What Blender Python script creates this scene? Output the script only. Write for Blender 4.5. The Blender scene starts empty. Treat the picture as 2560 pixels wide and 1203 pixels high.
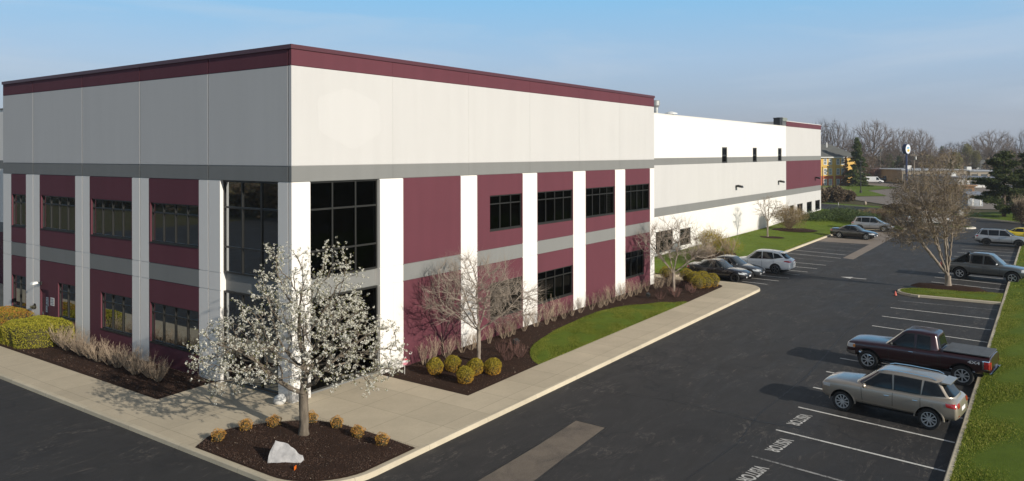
import bpy, bmesh, math, random
import numpy as np
from mathutils import Vector, Matrix, kdtree
from mathutils.bvhtree import BVHTree
R = math.radians
HAZE = 0.00027
rnd = random.Random(7)
S = bpy.context.scene
COL = S.collection
# ------------------------------------------------------------------ survey: camera and ground frame
# world: origin at the foot of the office corner, +X along the sunlit wall, +Y along the shaded wall
F, CX, CY, RO, CH = 1898.6, 1280.0, 384.3, 0.0021, 9.2
AX = math.atan((2625 - CX) / F)
CAM = (-18.1472, -22.8196)
RT = (math.sin(AX), -math.cos(AX)); FW = (math.cos(AX), math.sin(AX))
def at(px, py, d):
    dx = px - CX; dy = py - CY
    a = (dx - RO * dy) / F; b = -(dy + RO * dx) / F
    return Vector((CAM[0] + (RT[0] * a + FW[0]) * d, CAM[1] + (RT[1] * a + FW[1]) * d, CH + b * d))
def gd(px, py, z=0.0):
    dx = px - CX; dy = py - CY
    return at(px, py, (z - CH) / (-(dy + RO * dx) / F))
# ------------------------------------------------------------------ mesh helpers
class MB:
    def __init__(s): s.v = []; s.f = []; s.m = []
    def add(s, vs, fs, m=0):
        o = len(s.v); s.v.extend([tuple(p) for p in vs])
        for f in fs: s.f.append(tuple(i + o for i in f)); s.m.append(m)
        return s
    def quad(s, a, b, c, d, m=0): return s.add([a, b, c, d], [(0, 1, 2, 3)], m)
    def box(s, x0, x1, y0, y1, z0, z1, m=0):
        return s.add([(x, y, z) for z in (z0, z1) for y in (y0, y1) for x in (x0, x1)],
                     [(0, 2, 3, 1), (4, 5, 7, 6), (0, 1, 5, 4), (2, 6, 7, 3), (0, 4, 6, 2), (1, 3, 7, 5)], m)
    def prism(s, pts, z0, z1, m=0, bottom=True):
        n = len(pts); z = lambda p, h: (p[0], p[1], h)
        s.add([z(p, z0) for p in pts] + [z(p, z1) for p in pts],
              [tuple(range(n, 2 * n))] + ([tuple(range(n - 1, -1, -1))] if bottom else []) +
              [(i, (i + 1) % n, n + (i + 1) % n, n + i) for i in range(n)], m)
        return s
    def tube(s, p0, p1, r0, r1, k=5, m=0, caps=False):
        p0 = Vector(p0); p1 = Vector(p1); d = p1 - p0
        if d.length < 1e-6: return s
        d.normalize(); u = d.orthogonal().normalized(); w = d.cross(u)
        vs = []
        for p, r in ((p0, r0), (p1, r1)):
            for i in range(k):
                a = 2 * math.pi * i / k; vs.append(p + (u * math.cos(a) + w * math.sin(a)) * r)
        fs = [(i, (i + 1) % k, k + (i + 1) % k, k + i) for i in range(k)]
        if caps: fs += [tuple(range(k - 1, -1, -1)), tuple(range(k, 2 * k))]
        return s.add(vs, fs, m)
    def lathe(s, prof, k=24, axis='z', c=(0, 0, 0), m=0, close=False):
        vs = []
        for (r, h) in prof:
            for i in range(k):
                a = 2 * math.pi * i / k; x, y = r * math.cos(a), r * math.sin(a)
                vs.append((c[0] + x, c[1] + y, c[2] + h) if axis == 'z' else (c[0] + x, c[1] + h, c[2] + y))
        n = len(prof); fs = []
        for j in range(n if close else n - 1):
            j2 = (j + 1) % n
            for i in range(k): fs.append((j * k + i, j * k + (i + 1) % k, j2 * k + (i + 1) % k, j2 * k + i))
        return s.add(vs, fs, m)
    def build(s, name, mats, parent=None, smooth=False, loc=None, angle=None):
        me = bpy.data.meshes.new(name); me.from_pydata(s.v, [], s.f)
        if not isinstance(mats, (list, tuple)): mats = [mats]
        for m in mats: me.materials.append(m)
        if len(mats) > 1: me.polygons.foreach_set('material_index', s.m)
        if smooth: me.shade_smooth()
        me.update()
        if smooth and angle: me.set_sharp_from_angle(angle=R(angle))
        return link(name, me, parent, loc)
def link(name, me, parent=None, loc=None):
    o = bpy.data.objects.new(name, me); COL.objects.link(o)
    if parent: o.parent = parent
    if loc is not None: o.location = loc
    return o
def npmesh(name, verts, nper, mats, parent=None, loc=None, mi=None):
    """verts (N*nper,3): every nper verts are one face"""
    verts = np.ascontiguousarray(verts, dtype=np.float32); n = len(verts) // nper
    me = bpy.data.meshes.new(name); me.vertices.add(len(verts)); me.vertices.foreach_set('co', verts.ravel())
    me.loops.add(n * nper); me.loops.foreach_set('vertex_index', np.arange(n * nper, dtype=np.int32))
    me.polygons.add(n); me.polygons.foreach_set('loop_start', np.arange(0, n * nper, nper, dtype=np.int32))
    if not isinstance(mats, (list, tuple)): mats = [mats]
    for m in mats: me.materials.append(m)
    if mi is not None: me.polygons.foreach_set('material_index', np.asarray(mi, dtype=np.int32))
    me.update(calc_edges=True)
    return link(name, me, parent, loc)
def tag(o, label=None, cat=None, group=None, kind=None):
    if label: o['label'] = label
    if cat: o['category'] = cat
    if group: o['group'] = group
    if kind: o['kind'] = kind
    return o
def empty(name, loc=(0, 0, 0), rz=0, label=None, cat=None, group=None):
    o = bpy.data.objects.new(name, None); COL.objects.link(o); o.location = loc; o.rotation_euler = (0, 0, rz)
    o.empty_display_size = .3
    return tag(o, label, cat, group)
def copy_tree(o, parent=None):
    c = o.copy(); COL.objects.link(c)
    if parent: c.parent = parent
    for ch in list(o.children): copy_tree(ch, c)
    return c
# ------------------------------------------------------------------ materials
def hexc(r, g, b):
    f = lambda c: ((c / 255) / 12.92) if c / 255 <= .04045 else (((c / 255) + .055) / 1.055) ** 2.4
    return (f(r), f(g), f(b))
class NT:
    def __init__(s, name):
        s.mat = bpy.data.materials.new(name); s.mat.use_nodes = True; s.t = s.mat.node_tree; s.n = s.t.nodes; s.l = s.t.links
        s.b = s.n['Principled BSDF']; s.out = s.n['Material Output']
    def node(s, t, **kw):
        n = s.n.new(t)
        for k, v in kw.items():
            if k in n.inputs.keys(): n.inputs[k].default_value = v
            else: setattr(n, k, v)
        return n
    def link(s, a, b): s.l.new(a, b)
    def coord(s, kind='Object', scale=(1, 1, 1)):
        c = s.node('ShaderNodeTexCoord'); m = s.node('ShaderNodeMapping'); m.inputs['Scale'].default_value = scale
        s.link(c.outputs[kind], m.inputs['Vector']); return m.outputs[0]
    def pos(s, scale=(1, 1, 1)):
        c = s.node('ShaderNodeNewGeometry'); m = s.node('ShaderNodeMapping'); m.inputs['Scale'].default_value = scale
        s.link(c.outputs['Position'], m.inputs['Vector']); return m.outputs[0]
    def noise(s, vec, scale, detail=4, rough=.55, dist=0):
        n = s.node('ShaderNodeTexNoise'); n.inputs['Scale'].default_value = scale; n.inputs['Detail'].default_value = detail
        n.inputs['Roughness'].default_value = rough; n.inputs['Distortion'].default_value = dist
        s.link(vec, n.inputs['Vector']); return n.outputs[0]
    def ramp(s, fac, stops, interp='LINEAR'):
        r = s.node('ShaderNodeValToRGB'); e = r.color_ramp.elements; r.color_ramp.interpolation = interp
        while len(e) < len(stops): e.new(.5)
        for el, (p, c) in zip(e, stops):
            el.position = p; el.color = (c, c, c, 1) if isinstance(c, (int, float)) else (*c, 1)
        s.link(fac, r.inputs[0]); return r.outputs[0]
    def mix(s, fac, a, b, blend='MIX'):
        m = s.node('ShaderNodeMix'); m.data_type = 'RGBA'; m.blend_type = blend
        for v, i in ((fac, 0), (a, 6), (b, 7)):
            if isinstance(v, (int, float)): m.inputs[i].default_value = v
            elif isinstance(v, tuple): m.inputs[i].default_value = (*v, 1)
            else: s.link(v, m.inputs[i])
        return m.outputs[2]
    def math(s, op, a, b=0.0, c=0.0):
        m = s.node('ShaderNodeMath'); m.operation = op
        for v, i in ((a, 0), (b, 1), (c, 2)):
            if isinstance(v, (int, float)): m.inputs[i].default_value = v
            else: s.link(v, m.inputs[i])
        return m.outputs[0]
    def bump(s, h, strength, dist=.01):
        b = s.node('ShaderNodeBump'); b.inputs['Strength'].default_value = strength; b.inputs['Distance'].default_value = dist
        s.link(h, b.inputs['Height']); s.link(b.outputs[0], s.b.inputs['Normal'])
    def col(s, c):
        if isinstance(c, tuple): s.b.inputs['Base Color'].default_value = (*c, 1)
        else: s.link(c, s.b.inputs['Base Color'])
    def rough(s, r, spec=.5, metal=0):
        if isinstance(r, (int, float)): s.b.inputs['Roughness'].default_value = r
        else: s.link(r, s.b.inputs['Roughness'])
        s.b.inputs['Specular IOR Level'].default_value = spec; s.b.inputs['Metallic'].default_value = metal
def mul(c, k): return tuple(x * k for x in c)
def plain(name, c, rough=.6, metal=0, spec=.5, var=.12, sc=3.0, coat=0, bump=0):
    n = NT(name); p = n.coord('Object')
    f = n.noise(p, sc, 5)
    n.col(n.ramp(f, [(.3, mul(c, 1 - var)), (.7, mul(c, 1 + var))])); n.rough(rough, spec, metal)
    if coat: n.b.inputs['Coat Weight'].default_value = coat; n.b.inputs['Coat Roughness'].default_value = .04
    if bump: n.bump(n.noise(p, sc * 12, 3), bump, .01)
    return n.mat
def wallpaint(name, c, streak=.05):
    n = NT(name); g = n.pos()
    f1 = n.noise(g, .35, 5, .6); f2 = n.noise(n.pos((1.6, 1.6, .12)), 1.1, 4)
    a = n.ramp(f1, [(.3, mul(c, 1 - streak)), (.7, mul(c, 1 + streak * .5))])
    b = n.mix(.5, a, n.ramp(f2, [(.35, mul(c, 1 - streak * 1.6)), (.65, mul(c, 1.02))]))
    # a little rain grime above the ground line
    z = n.node('ShaderNodeSeparateXYZ'); n.link(g, z.inputs[0])
    gr = n.ramp(n.math('ADD', n.math('MULTIPLY', z.outputs[2], .9), n.math('MULTIPLY', f2, -.5)), [(0, .80), (.35, 1.0)])
    n.col(n.mix(1.0, b, gr, 'MULTIPLY')); n.rough(.75, .3)
    n.bump(n.noise(g, 45, 4, .7), .10, .006)
    return n.mat
M = {}
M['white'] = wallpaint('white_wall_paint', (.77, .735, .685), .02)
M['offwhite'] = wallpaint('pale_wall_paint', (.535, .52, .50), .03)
M['repaint'] = wallpaint('fresh_wall_paint', (.55, .535, .515), .02)
M['cream'] = wallpaint('cream_wall_paint', (.76, .70, .62), .03)
M['burg'] = wallpaint('burgundy_wall_paint', (.118, .034, .046), .09)
M['grey'] = wallpaint('grey_band_paint', (.205, .205, .195), .05)
M['fascia'] = plain('burgundy_metal', (.085, .026, .034), .45, 0, .5, .05, .5)
M['roof'] = plain('roof_membrane', (.45, .44, .42), .85, bump=.2)
M['frame'] = plain('bronze_window_frame', (.032, .031, .028), .42, .3, .5, .1)
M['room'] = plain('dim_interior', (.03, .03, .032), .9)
M['blind'] = plain('window_blind', (.36, .36, .34), .8)
def glassmat(name, tint=.10):
    n = NT(name); n.n.remove(n.b)
    tr = n.node('ShaderNodeBsdfTransparent'); tr.inputs[0].default_value = (tint, tint * 1.02, tint, 1)
    gl = n.node('ShaderNodeBsdfGlossy'); gl.inputs['Roughness'].default_value = .03; gl.inputs[0].default_value = (.34, .36, .37, 1)
    fr = n.node('ShaderNodeFresnel'); fr.inputs[0].default_value = 1.42
    mx = n.node('ShaderNodeMixShader'); n.link(fr.outputs[0], mx.inputs[0]); n.link(tr.outputs[0], mx.inputs[1]); n.link(gl.outputs[0], mx.inputs[2])
    # panes are never perfectly flat
    g = n.pos(); b = n.node('ShaderNodeBump'); b.inputs['Strength'].default_value = .04; b.inputs['Distance'].default_value = .02
    n.link(n.noise(g, .9, 2), b.inputs['Height']); n.link(b.outputs[0], gl.inputs['Normal'])
    n.link(mx.outputs[0], n.out.inputs[0]); return n.mat
M['glass'] = glassmat('tinted_window_glass')
def asphalt():
    n = NT('asphalt'); g = n.pos()
    big = n.noise(g, .16, 5, .6, .6); mid = n.noise(n.pos((.5, 1.6, 1)), .55, 6, .65, 1.0); fine = n.noise(g, 38, 3, .7)
    base = n.ramp(big, [(.3, (.026, .0245, .0235)), (.55, (.031, .0288, .0275)), (.75, (.038, .035, .033))])
    base = n.mix(n.ramp(fine, [(.35, 0.), (.75, .35)]), base, (.075, .072, .07))
    # worn pale scuffs running along the lane
    sc = n.noise(n.pos((.30, 1.3, 1)), 2.1, 9, .78, 1.2)
    base = n.mix(n.ramp(sc, [(.585, 0.), (.68, .75)]), base, (.13, .11, .095))
    st = n.noise(n.pos((.9, .9, 1)), .5, 6, .7, 1.0); base = n.mix(n.ramp(st, [(.5, 0.), (.62, .4)]), base, (.020, .0195, .0195))
    rl = n.noise(n.pos((.45, 1.5, 1)), .9, 7, .68, .9); ridge = n.ramp(n.math('ABSOLUTE', n.math('SUBTRACT', rl, .5)), [(.0, 1.), (.008, .7), (.02, 0.)])
    gt = n.ramp(n.noise(n.pos((.8, .8, 1)), .55, 3, .6), [(.50, 0.), (.60, 1.)]); brk = n.ramp(n.noise(g, 5, 4, .8), [(.42, 0.), (.58, 1.)])
    base = n.mix(n.math('MULTIPLY', n.math('MULTIPLY', ridge, gt), n.math('MULTIPLY', brk, .75)), base, (.15, .13, .11))
    # crack sealing lines
    v = n.node('ShaderNodeTexVoronoi'); v.feature = 'DISTANCE_TO_EDGE'; v.inputs['Scale'].default_value = .14
    wv = n.node('ShaderNodeVectorMath'); wv.operation = 'ADD'
    nn = n.node('ShaderNodeTexNoise'); nn.inputs['Scale'].default_value = .8; nn.inputs['Detail'].default_value = 4; n.link(g, nn.inputs['Vector'])
    sv = n.node('ShaderNodeVectorMath'); sv.operation = 'SCALE'; sv.inputs['Scale'].default_value = 2.2; n.link(nn.outputs[1], sv.inputs[0])
    n.link(n.pos((1, 1, 0)), wv.inputs[0]); n.link(sv.outputs[0], wv.inputs[1]); n.link(wv.outputs[0], v.inputs['Vector'])
    ln = n.ramp(v.outputs['Distance'], [(.0, 1.), (.0045, .9), (.008, 0.)])
    gate = n.ramp(n.noise(g, .12, 2), [(.44, 0.), (.52, .8)])
    base = n.mix(n.math('MULTIPLY', ln, gate), base, (.020, .020, .021))
    n.col(base); n.rough(n.ramp(mid, [(.3, .62), (.7, .82)]), .35)
    n.bump(n.noise(g, 60, 3, .8), .35, .006); return n.mat
M['asphalt'] = asphalt()
def concrete(name, c, joints=None, var=.09):
    n = NT(name); g = n.pos()
    a = n.noise(g, .7, 6, .65); b = n.noise(g, 9, 5, .7)
    col = n.ramp(a, [(.3, mul(c, 1 - var)), (.7, mul(c, 1 + var))])
    col = n.mix(n.ramp(b, [(.4, 0.), (.75, .35)]), col, mul(c, .78))
    if joints:
        sx = n.node('ShaderNodeSeparateXYZ'); n.link(g, sx.inputs[0]); tot = None
        for ax, per, off, w in joints:
            u = n.math('ADD', sx.outputs[ax], off); u = n.math('MULTIPLY', u, 1 / per); fr = n.math('FRACT', u)
            d = n.math('ABSOLUTE', n.math('SUBTRACT', fr, .5)); on = n.math('GREATER_THAN', d, .5 - w / per / 2)
            tot = on if tot is None else n.math('MAXIMUM', tot, on)
            # each slab has weathered a little differently
            fl = n.node('ShaderNodeTexWhiteNoise'); fl.noise_dimensions = '1D'; n.link(n.math('FLOOR', n.math('ADD', u, .0)), fl.inputs['W'])
            col = n.mix(.5, col, n.mix(1.0, col, n.ramp(fl.outputs[0], [(0, .86), (1, 1.1)]), 'MULTIPLY'))
        col = n.mix(n.math('MULTIPLY', tot, .6), col, mul(c, .42))
    n.col(col); n.rough(.8, .3); n.bump(n.noise(g, 70, 3, .7), .2, .004); return n.mat
M['walk'] = concrete('sidewalk_concrete', (.55, .465, .335), [(0, 1.83, .4, .022), (1, 1.83, .55, .022)])
M['kerb'] = concrete('kerb_concrete', (.58, .50, .365), [(0, 3.05, .1, .02), (1, 3.05, .3, .02)], .12)
M['pad'] = concrete('worn_pale_paving', (.23, .19, .155), None, .12)
def patchmat():
    n = NT('worn_asphalt_patch'); g = n.pos()
    a = n.noise(n.pos((1, 1, 1)), .8, 6, .7, .8); b = n.noise(g, 26, 4, .8)
    c = n.ramp(a, [(.3, (.075, .060, .048)), (.6, (.17, .135, .10))]); c = n.mix(n.ramp(b, [(.4, 0.), (.7, .6)]), c, (.23, .20, .17))
    n.col(c); n.rough(.85, .3); n.bump(b, .4, .01); return n.mat
M['patch'] = patchmat()
def paint(name, c, thr, w=.12):
    n = NT(name); g = n.pos(); a = n.noise(g, 7, 8, .8)
    a2 = n.noise(g, 1.1, 3)
    f = n.ramp(n.math('ADD', n.math('MULTIPLY', a, .7), n.math('MULTIPLY', a2, .3)), [(thr, 0.), (thr + w, 1.)])
    n.col(n.mix(f, (.07, .066, .064), c)); n.rough(.7, .3); return n.mat
M['line'] = paint('white_line_paint', (.62, .60, .55), .36)
M['line_old'] = paint('worn_line_paint', (.34, .33, .31), .44)
def mulch():
    n = NT('bark_mulch'); g = n.pos(); a = n.noise(g, 1.2, 4); v = n.node('ShaderNodeTexVoronoi'); v.inputs['Scale'].default_value = 26; n.link(g, v.inputs['Vector'])
    b = n.noise(g, 55, 4, .8)
    c = n.ramp(b, [(.3, (.018, .010, .007)), (.55, (.055, .029, .019)), (.8, (.11, .060, .040))])
    c = n.mix(n.ramp(a, [(.35, 0.), (.7, .5)]), c, (.030, .018, .012))
    n.col(c); n.rough(.95, .15); n.bump(n.math('ADD', b, n.math('MULTIPLY', v.outputs[0], .8)), .8, .04); return n.mat
M['mulch'] = mulch()
M['chip'] = plain('bark_chip', (.085, .046, .030), .9, var=.4, sc=9)
M['chip2'] = plain('pale_wood_chip', (.30, .24, .18), .9, var=.3, sc=9)
def grass_ground(name, ca, cb, cc):
    n = NT(name); g = n.pos(); a = n.noise(g, .22, 5, .6); b = n.noise(g, 2.2, 6, .7); c = n.noise(g, 40, 4, .8)
    x = n.ramp(a, [(.3, ca), (.6, cb), (.8, cc)]); x = n.mix(n.ramp(b, [(.35, .0), (.72, .55)]), x, mul(ca, .6))
    x = n.mix(n.ramp(c, [(.3, .0), (.8, .5)]), x, mul(cb, 1.5))
    n.col(x); n.rough(.9, .15); n.bump(n.math('ADD', c, n.math('MULTIPLY', b, 1.)), .8, .05); return n.mat
M['lawn'] = grass_ground('lawn', (.075, .12, .010), (.12, .17, .016), (.20, .19, .035))
M['field'] = grass_ground('dry_field', (.07, .075, .028), (.10, .085, .045), (.13, .10, .06))
def leafmat(name, stops, rough=.6, trans=.25, zs=None, nscale=3.0):
    """stops over a per-leaf random value mixed with clump noise; zs=(z0,z1,colour) blends a second colour towards the bottom"""
    n = NT(name); ge = n.node('ShaderNodeNewGeometry'); o = n.coord('Object')
    f = n.math('ADD', n.math('MULTIPLY', ge.outputs['Random Per Island'], .55), n.math('MULTIPLY', n.noise(o, nscale, 3), .45))
    c = n.ramp(f, stops)
    if zs:
        sx = n.node('ShaderNodeSeparateXYZ'); n.link(o, sx.inputs[0])
        h = n.math('ADD', sx.outputs[2], n.math('MULTIPLY', n.noise(o, nscale * 1.3, 3), zs[3]))
        c = n.mix(n.ramp(n.math('DIVIDE', n.math('SUBTRACT', h, zs[0]), zs[1] - zs[0]), [(0, 1.), (1, 0.)]), c, n.ramp(f, [(.2, mul(zs[2], .6)), (.8, mul(zs[2], 1.3))]))
    n.col(c); n.rough(rough, .25)
    if trans:
        t = n.node('ShaderNodeBsdfTranslucent'); mx = n.node('ShaderNodeMixShader'); mx.inputs[0].default_value = trans
        n.link(c, t.inputs[0]); n.link(n.b.outputs[0], mx.inputs[1]); n.link(t.outputs[0], mx.inputs[2]); n.link(mx.outputs[0], n.out.inputs[0])
    return n.mat
M['blade'] = leafmat('grass_blade', [(.2, (.05, .085, .006)), (.5, (.17, .225, .02)), (.8, (.42, .40, .09))], .7, .35, nscale=.4)
M['blossom'] = leafmat('white_blossom', [(.15, (.38, .36, .24)), (.40, (.66, .63, .54)), (.85, (.80, .78, .71))], .8, .25)
M['budleaf'] = leafmat('young_leaf', [(.2, (.10, .10, .03)), (.8, (.22, .22, .06))], .7, .3)
def bark(name, a, b, sc=8):
    n = NT(name); p = n.coord('Object', (1, 1, .25)); f = n.noise(p, sc, 6, .7, .5)
    n.col(n.ramp(f, [(.3, a), (.7, b)])); n.rough(.9, .2); n.bump(f, .6, .03); return n.mat
M['bark'] = bark('pear_bark', (.085, .068, .052), (.20, .165, .125))
M['bark_pale'] = bark('pale_bark', (.17, .135, .105), (.37, .31, .25))
M['bark_far'] = bark('grey_brown_bark', (.095, .070, .052), (.19, .14, .105), 2)
M['twig'] = plain('dry_stem', (.33, .25, .175), .85, var=.3)
M['twig_red'] = plain('reddish_stem', (.15, .075, .06), .85, var=.3)
# ------------------------------------------------------------------ facades as real relief
def facade(mb, us, vs, cell, place):
    us = sorted(set(round(u, 4) for u in us)); vs = sorted(set(round(v, 4) for v in vs))
    nu, nv = len(us) - 1, len(vs) - 1
    C = [[cell((us[i] + us[i + 1]) / 2, (vs[j] + vs[j + 1]) / 2) for j in range(nv)] for i in range(nu)]
    for i in range(nu):
        for j in range(nv):
            d, m, hole = C[i][j]; a, b, c, e = us[i], us[i + 1], vs[j], vs[j + 1]
            if not hole: mb.quad(place(a, c, d), place(b, c, d), place(b, e, d), place(a, e, d), m)
            if i + 1 < nu:
                d2, m2, h2 = C[i + 1][j]
                if abs(d - d2) > 1e-5: mb.quad(place(b, c, d), place(b, c, d2), place(b, e, d2), place(b, e, d), m if d < d2 else m2)
            if j + 1 < nv:
                d2, m2, h2 = C[i][j + 1]
                if abs(d - d2) > 1e-5: mb.quad(place(a, e, d), place(b, e, d), place(b, e, d2), place(a, e, d2), m if d < d2 else m2)
def window(place, u0, u1, v0, v1, cols, rows, parent, depth=.11, bar=.055, blinds=(), sill=True, name='window', label=None):
    """place(u, v, d): d>0 goes into the wall. rows: heights of the horizontal bars"""
    f = MB(); D = depth
    def bx(a, b, c, e, d0, d1, m=0):
        P = [place(x, z, d) for z in (c, e) for x in (a, b) for d in (d0, d1)]
        f.add(P, [(0, 1, 3, 2), (4, 6, 7, 5), (0, 4, 5, 1), (2, 3, 7, 6), (0, 2, 6, 4), (1, 5, 7, 3)], m)
    bx(u0, u0 + bar, v0, v1, D - .05, D + .05); bx(u1 - bar, u1, v0, v1, D - .05, D + .05)
    bx(u0 + bar, u1 - bar, v0, v0 + bar, D - .052, D + .05); bx(u0 + bar, u1 - bar, v1 - bar, v1, D - .052, D + .05)
    for k in range(1, cols):
        x = u0 + (u1 - u0) * k / cols; bx(x - bar / 2, x + bar / 2, v0 + bar, v1 - bar, D - .048, D + .05)
    for r in rows: bx(u0 + bar, u1 - bar, r - bar / 2, r + bar / 2, D - .044, D + .046)
    if sill: bx(u0 - .01, u1 + .01, v0 - .05, v0 + .004, -.02, D - .053)
    w = f.build(name, M['frame'], parent)
    if label: w['label'] = label
    g = MB(); rs = [v0] + list(rows) + [v1]
    for k in range(cols):
        a = u0 + (u1 - u0) * k / cols; b = u0 + (u1 - u0) * (k + 1) / cols
        for r0, r1 in zip(rs[:-1], rs[1:]): g.quad(place(a, r0, D), place(b, r0, D), place(b, r1, D), place(a, r1, D))
    g.build('glass', M['glass'], w)
    if blinds:
        bl = MB()
        for k, h in blinds:
            a = u0 + (u1 - u0) * k / cols + .05; b = u0 + (u1 - u0) * (k + 1) / cols - .05; top = v1 - .03; n = max(2, int((v1 - v0) * h / .10))
            for q in range(n):
                z = top - (v1 - v0) * h * q / n
                bl.quad(place(a, z, D + .13), place(b, z, D + .13), place(b, z - .088, D + .16), place(a, z - .088, D + .16))
        bl.build('blind', M['blind'], w)
    return w
RFace = lambda u, v, d: (u, d, v)      # sunlit long side, wall plane Y=0, inside is +Y
LFace = lambda u, v, d: (d, u, v)      # shaded short side, wall plane X=0, inside is +X
WFace = lambda u, v, d: (u, 5.4 + d, v)
HT, HF, B1T, B1B, B2T, B2B = 13.23, 12.48, 8.752, 8.152, 4.423, 3.697
WH, OF, BU, GR, SH = 0, 1, 2, 3, 4
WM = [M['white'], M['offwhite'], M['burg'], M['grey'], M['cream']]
office = empty('office_building', (0, 0, 0), 0, 'near two storey office block with burgundy panels, white pillars and tall upper wall', 'building')
def make_cell(bounds, pil, wins, glasszone, extra=None, joints=(), jw=(.014, .022)):
    def cell(u, v):
        d = 0.0
        for j in joints:
            if abs(u - j) < jw[0]: d = jw[1]
        for z in (B1T, B1B, B2T, B2B, HF):
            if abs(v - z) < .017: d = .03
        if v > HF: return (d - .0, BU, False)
        if v > B1T: return (d, OF, False)
        if v > B1B: return (d, GR, False)
        if glasszone[0] < u < glasszone[1]:
            if B2B < v < B2T: return (.26, GR, False)
            if v < .12: return (.26, GR, False)
            return (.26, WH, True)
        for (a, b, c, e) in wins:
            if a < u < b and c < v < e: return (.15, BU, True)
        pl = any(a < u < b for a, b in pil)
        if pl: return (d, WH, False)
        if B2B < v < B2T: return (d, GR, False)
        return (d, BU, False)
    return cell
joR = [5.284, 10.461, 15.73, 20.959, 26.202]; EndR = 31.43
pilR = [(0, .873), (4.528, 5.921), (9.854, 11.118), (15.047, 16.433), (20.263, 21.72), (25.534, 26.942), (30.739, EndR)]
upR = [(12.15, 14.97, 5.35, 7.1, 3), (16.47, 20.2, 5.35, 7.1, 4), (21.75, 25.45, 5.35, 7.1, 4), (26.98, 30.65, 5.35, 7.1, 4)]
loR = [(12.15, 14.97, .95, 2.72, 3), (16.47, 20.2, 1.0, 2.68, 4), (26.98, 29.76, .95, 2.65, 3)]
gzR = (.873, 4.528)
joL = [.181, 5.243, 10.489, 15.773, 21.099]; EndL = 24.8
pilL = [(0, .785), (4.445, 5.922), (9.757, 11.17), (15.061, 16.501), (20.357, 21.954), (23.778, EndL)]
upL = [(5.96, 9.63, 5.35, 7.08, 4), (11.2, 14.9, 5.35, 7.08, 4), (16.53, 20.17, 5.35, 7.08, 4), (22.0, 23.68, 5.33, 7.05, 2)]
loL = [(5.96, 9.65, .95, 2.68, 4), (11.2, 14.0, .95, 2.68, 3), (16.53, 18.33, .95, 2.7, 2), (22.0, 23.7, .92, 2.65, 2)]
gzL = (.785, 4.445)
doorL = (19.36, 20.28, .03, 2.18)
w = MB()
for place, jo, pil, wins, gz, end, ex in ((RFace, joR, pilR, upR + loR, gzR, EndR, []), (LFace, joL, pilL, upL + loL, gzL, EndL, [doorL])):
    rects = [x[:4] for x in wins]
    us = [0, end] + [x for p in pil for x in p] + [x for r in rects for x in r[:2]] + list(gz) + [y for j in jo for y in (j - .028, j - .014, j + .014, j + .028)]
    vs = [0, HT, .12] + [y for z in (B1T, B1B, B2T, B2B, HF) for y in (z - .017, z + .017)] + [B1T, B1B, B2T, B2B, HF] + [x for r in rects for x in r[2:4]]
    if ex: us += [19.36, 20.28]; vs += [.03, 2.18]
    base = make_cell(None, pil, rects, gz, None, jo, (.014, .007) if place is RFace else (.028, .06))
    cell = (lambda u, v, base=base, ex=ex: (.09, BU, True) if ex and ex[0][0] < u < ex[0][1] and ex[0][2] < v < ex[0][3] else base(u, v))
    facade(w, us, vs, cell, place)
# blind end walls, top of parapet, roof deck inside the parapet
w.quad((EndR, 0, 0), (EndR, 24.8, 0), (EndR, 24.8, HT), (EndR, 0, HT), 1)
w.quad((0, 24.8, 0), (EndR, 24.8, 0), (EndR, 24.8, HT), (0, 24.8, HT), 1)
w.quad((.3, .3, HT - .9), (EndR - .3, .3, HT - .9), (EndR - .3, 24.5, HT - .9), (.3, 24.5, HT - .9), 1)
for a, b, c, d in ((.3, EndR - .3, .3, .3), (.3, EndR - .3, 24.5, 24.5), (.3, .3, .3, 24.5), (EndR - .3, EndR - .3, .3, 24.5)):
    w.quad((a, c, HT - .9), (b, d, HT - .9), (b, d, HT), (a, c, HT), 1)
# the recessed entrance: floor/ceiling returns behind the pillars
w.build('wall', WM, office)
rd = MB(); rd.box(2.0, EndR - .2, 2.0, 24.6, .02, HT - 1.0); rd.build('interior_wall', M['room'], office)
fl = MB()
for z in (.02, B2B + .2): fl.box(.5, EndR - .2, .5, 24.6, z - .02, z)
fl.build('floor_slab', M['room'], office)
# burgundy metal coping with a drip edge, proud of the wall
c = MB(); k = .05
c.box(-k, EndR + k, -k, .33, HT - .13, HT + .03); c.box(-k, .33, .33, 24.8 + k, HT - .13, HT + .03)
c.box(EndR - .33, EndR + k, .33, 24.8 + k, HT - .13, HT + .03); c.box(.33, EndR - .33, 24.5, 24.8 + k, HT - .13, HT + .03)
c.build('coping', M['fascia'], office)
q = MB(); hx = [(2.5, 11.78), (3.0, 11.76), (4.3, 11.38), (4.52, 11.2), (4.58, 10.2), (4.45, 10.0), (3.2, 9.42), (2.9, 9.42), (1.45, 10.0), (1.29, 10.15), (1.22, 11.2), (1.35, 11.4)]
q.add([(x, -.0025, z) for x, z in hx], [tuple(range(len(hx)))]); rp0 = q.build('repainted_patch', M['repaint'], office); rp0['label'] = 'faint fresh paint patch where a wall logo was removed'
for i, (a, b, z0, z1, n) in enumerate(upR):
    window(RFace, a, b, z0, z1, n, [z1 - .44], office, blinds={2: [(3, .95)], 3: [(0, .9), (1, 1.), (2, .95)]}.get(i, ()))
for i, (a, b, z0, z1, n) in enumerate(loR):
    window(RFace, a, b, z0, z1, n, [z1 - .44], office, blinds={2: [(1, .5)]}.get(i, ()))
for a, b, z0, z1, n in upL + loL: window(LFace, a, b, z0, z1, n, [z1 - .44], office)
for pl, gz in ((RFace, gzR), (LFace, gzL)):
    window(pl, gz[0], gz[1], B2T, B1B, 3, [5.47, 7.07], office, depth=.20, bar=.07, sill=False)
    window(pl, gz[0], gz[1], .12, B2B, 3, [2.35], office, depth=.20, bar=.07, sill=False)
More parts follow.
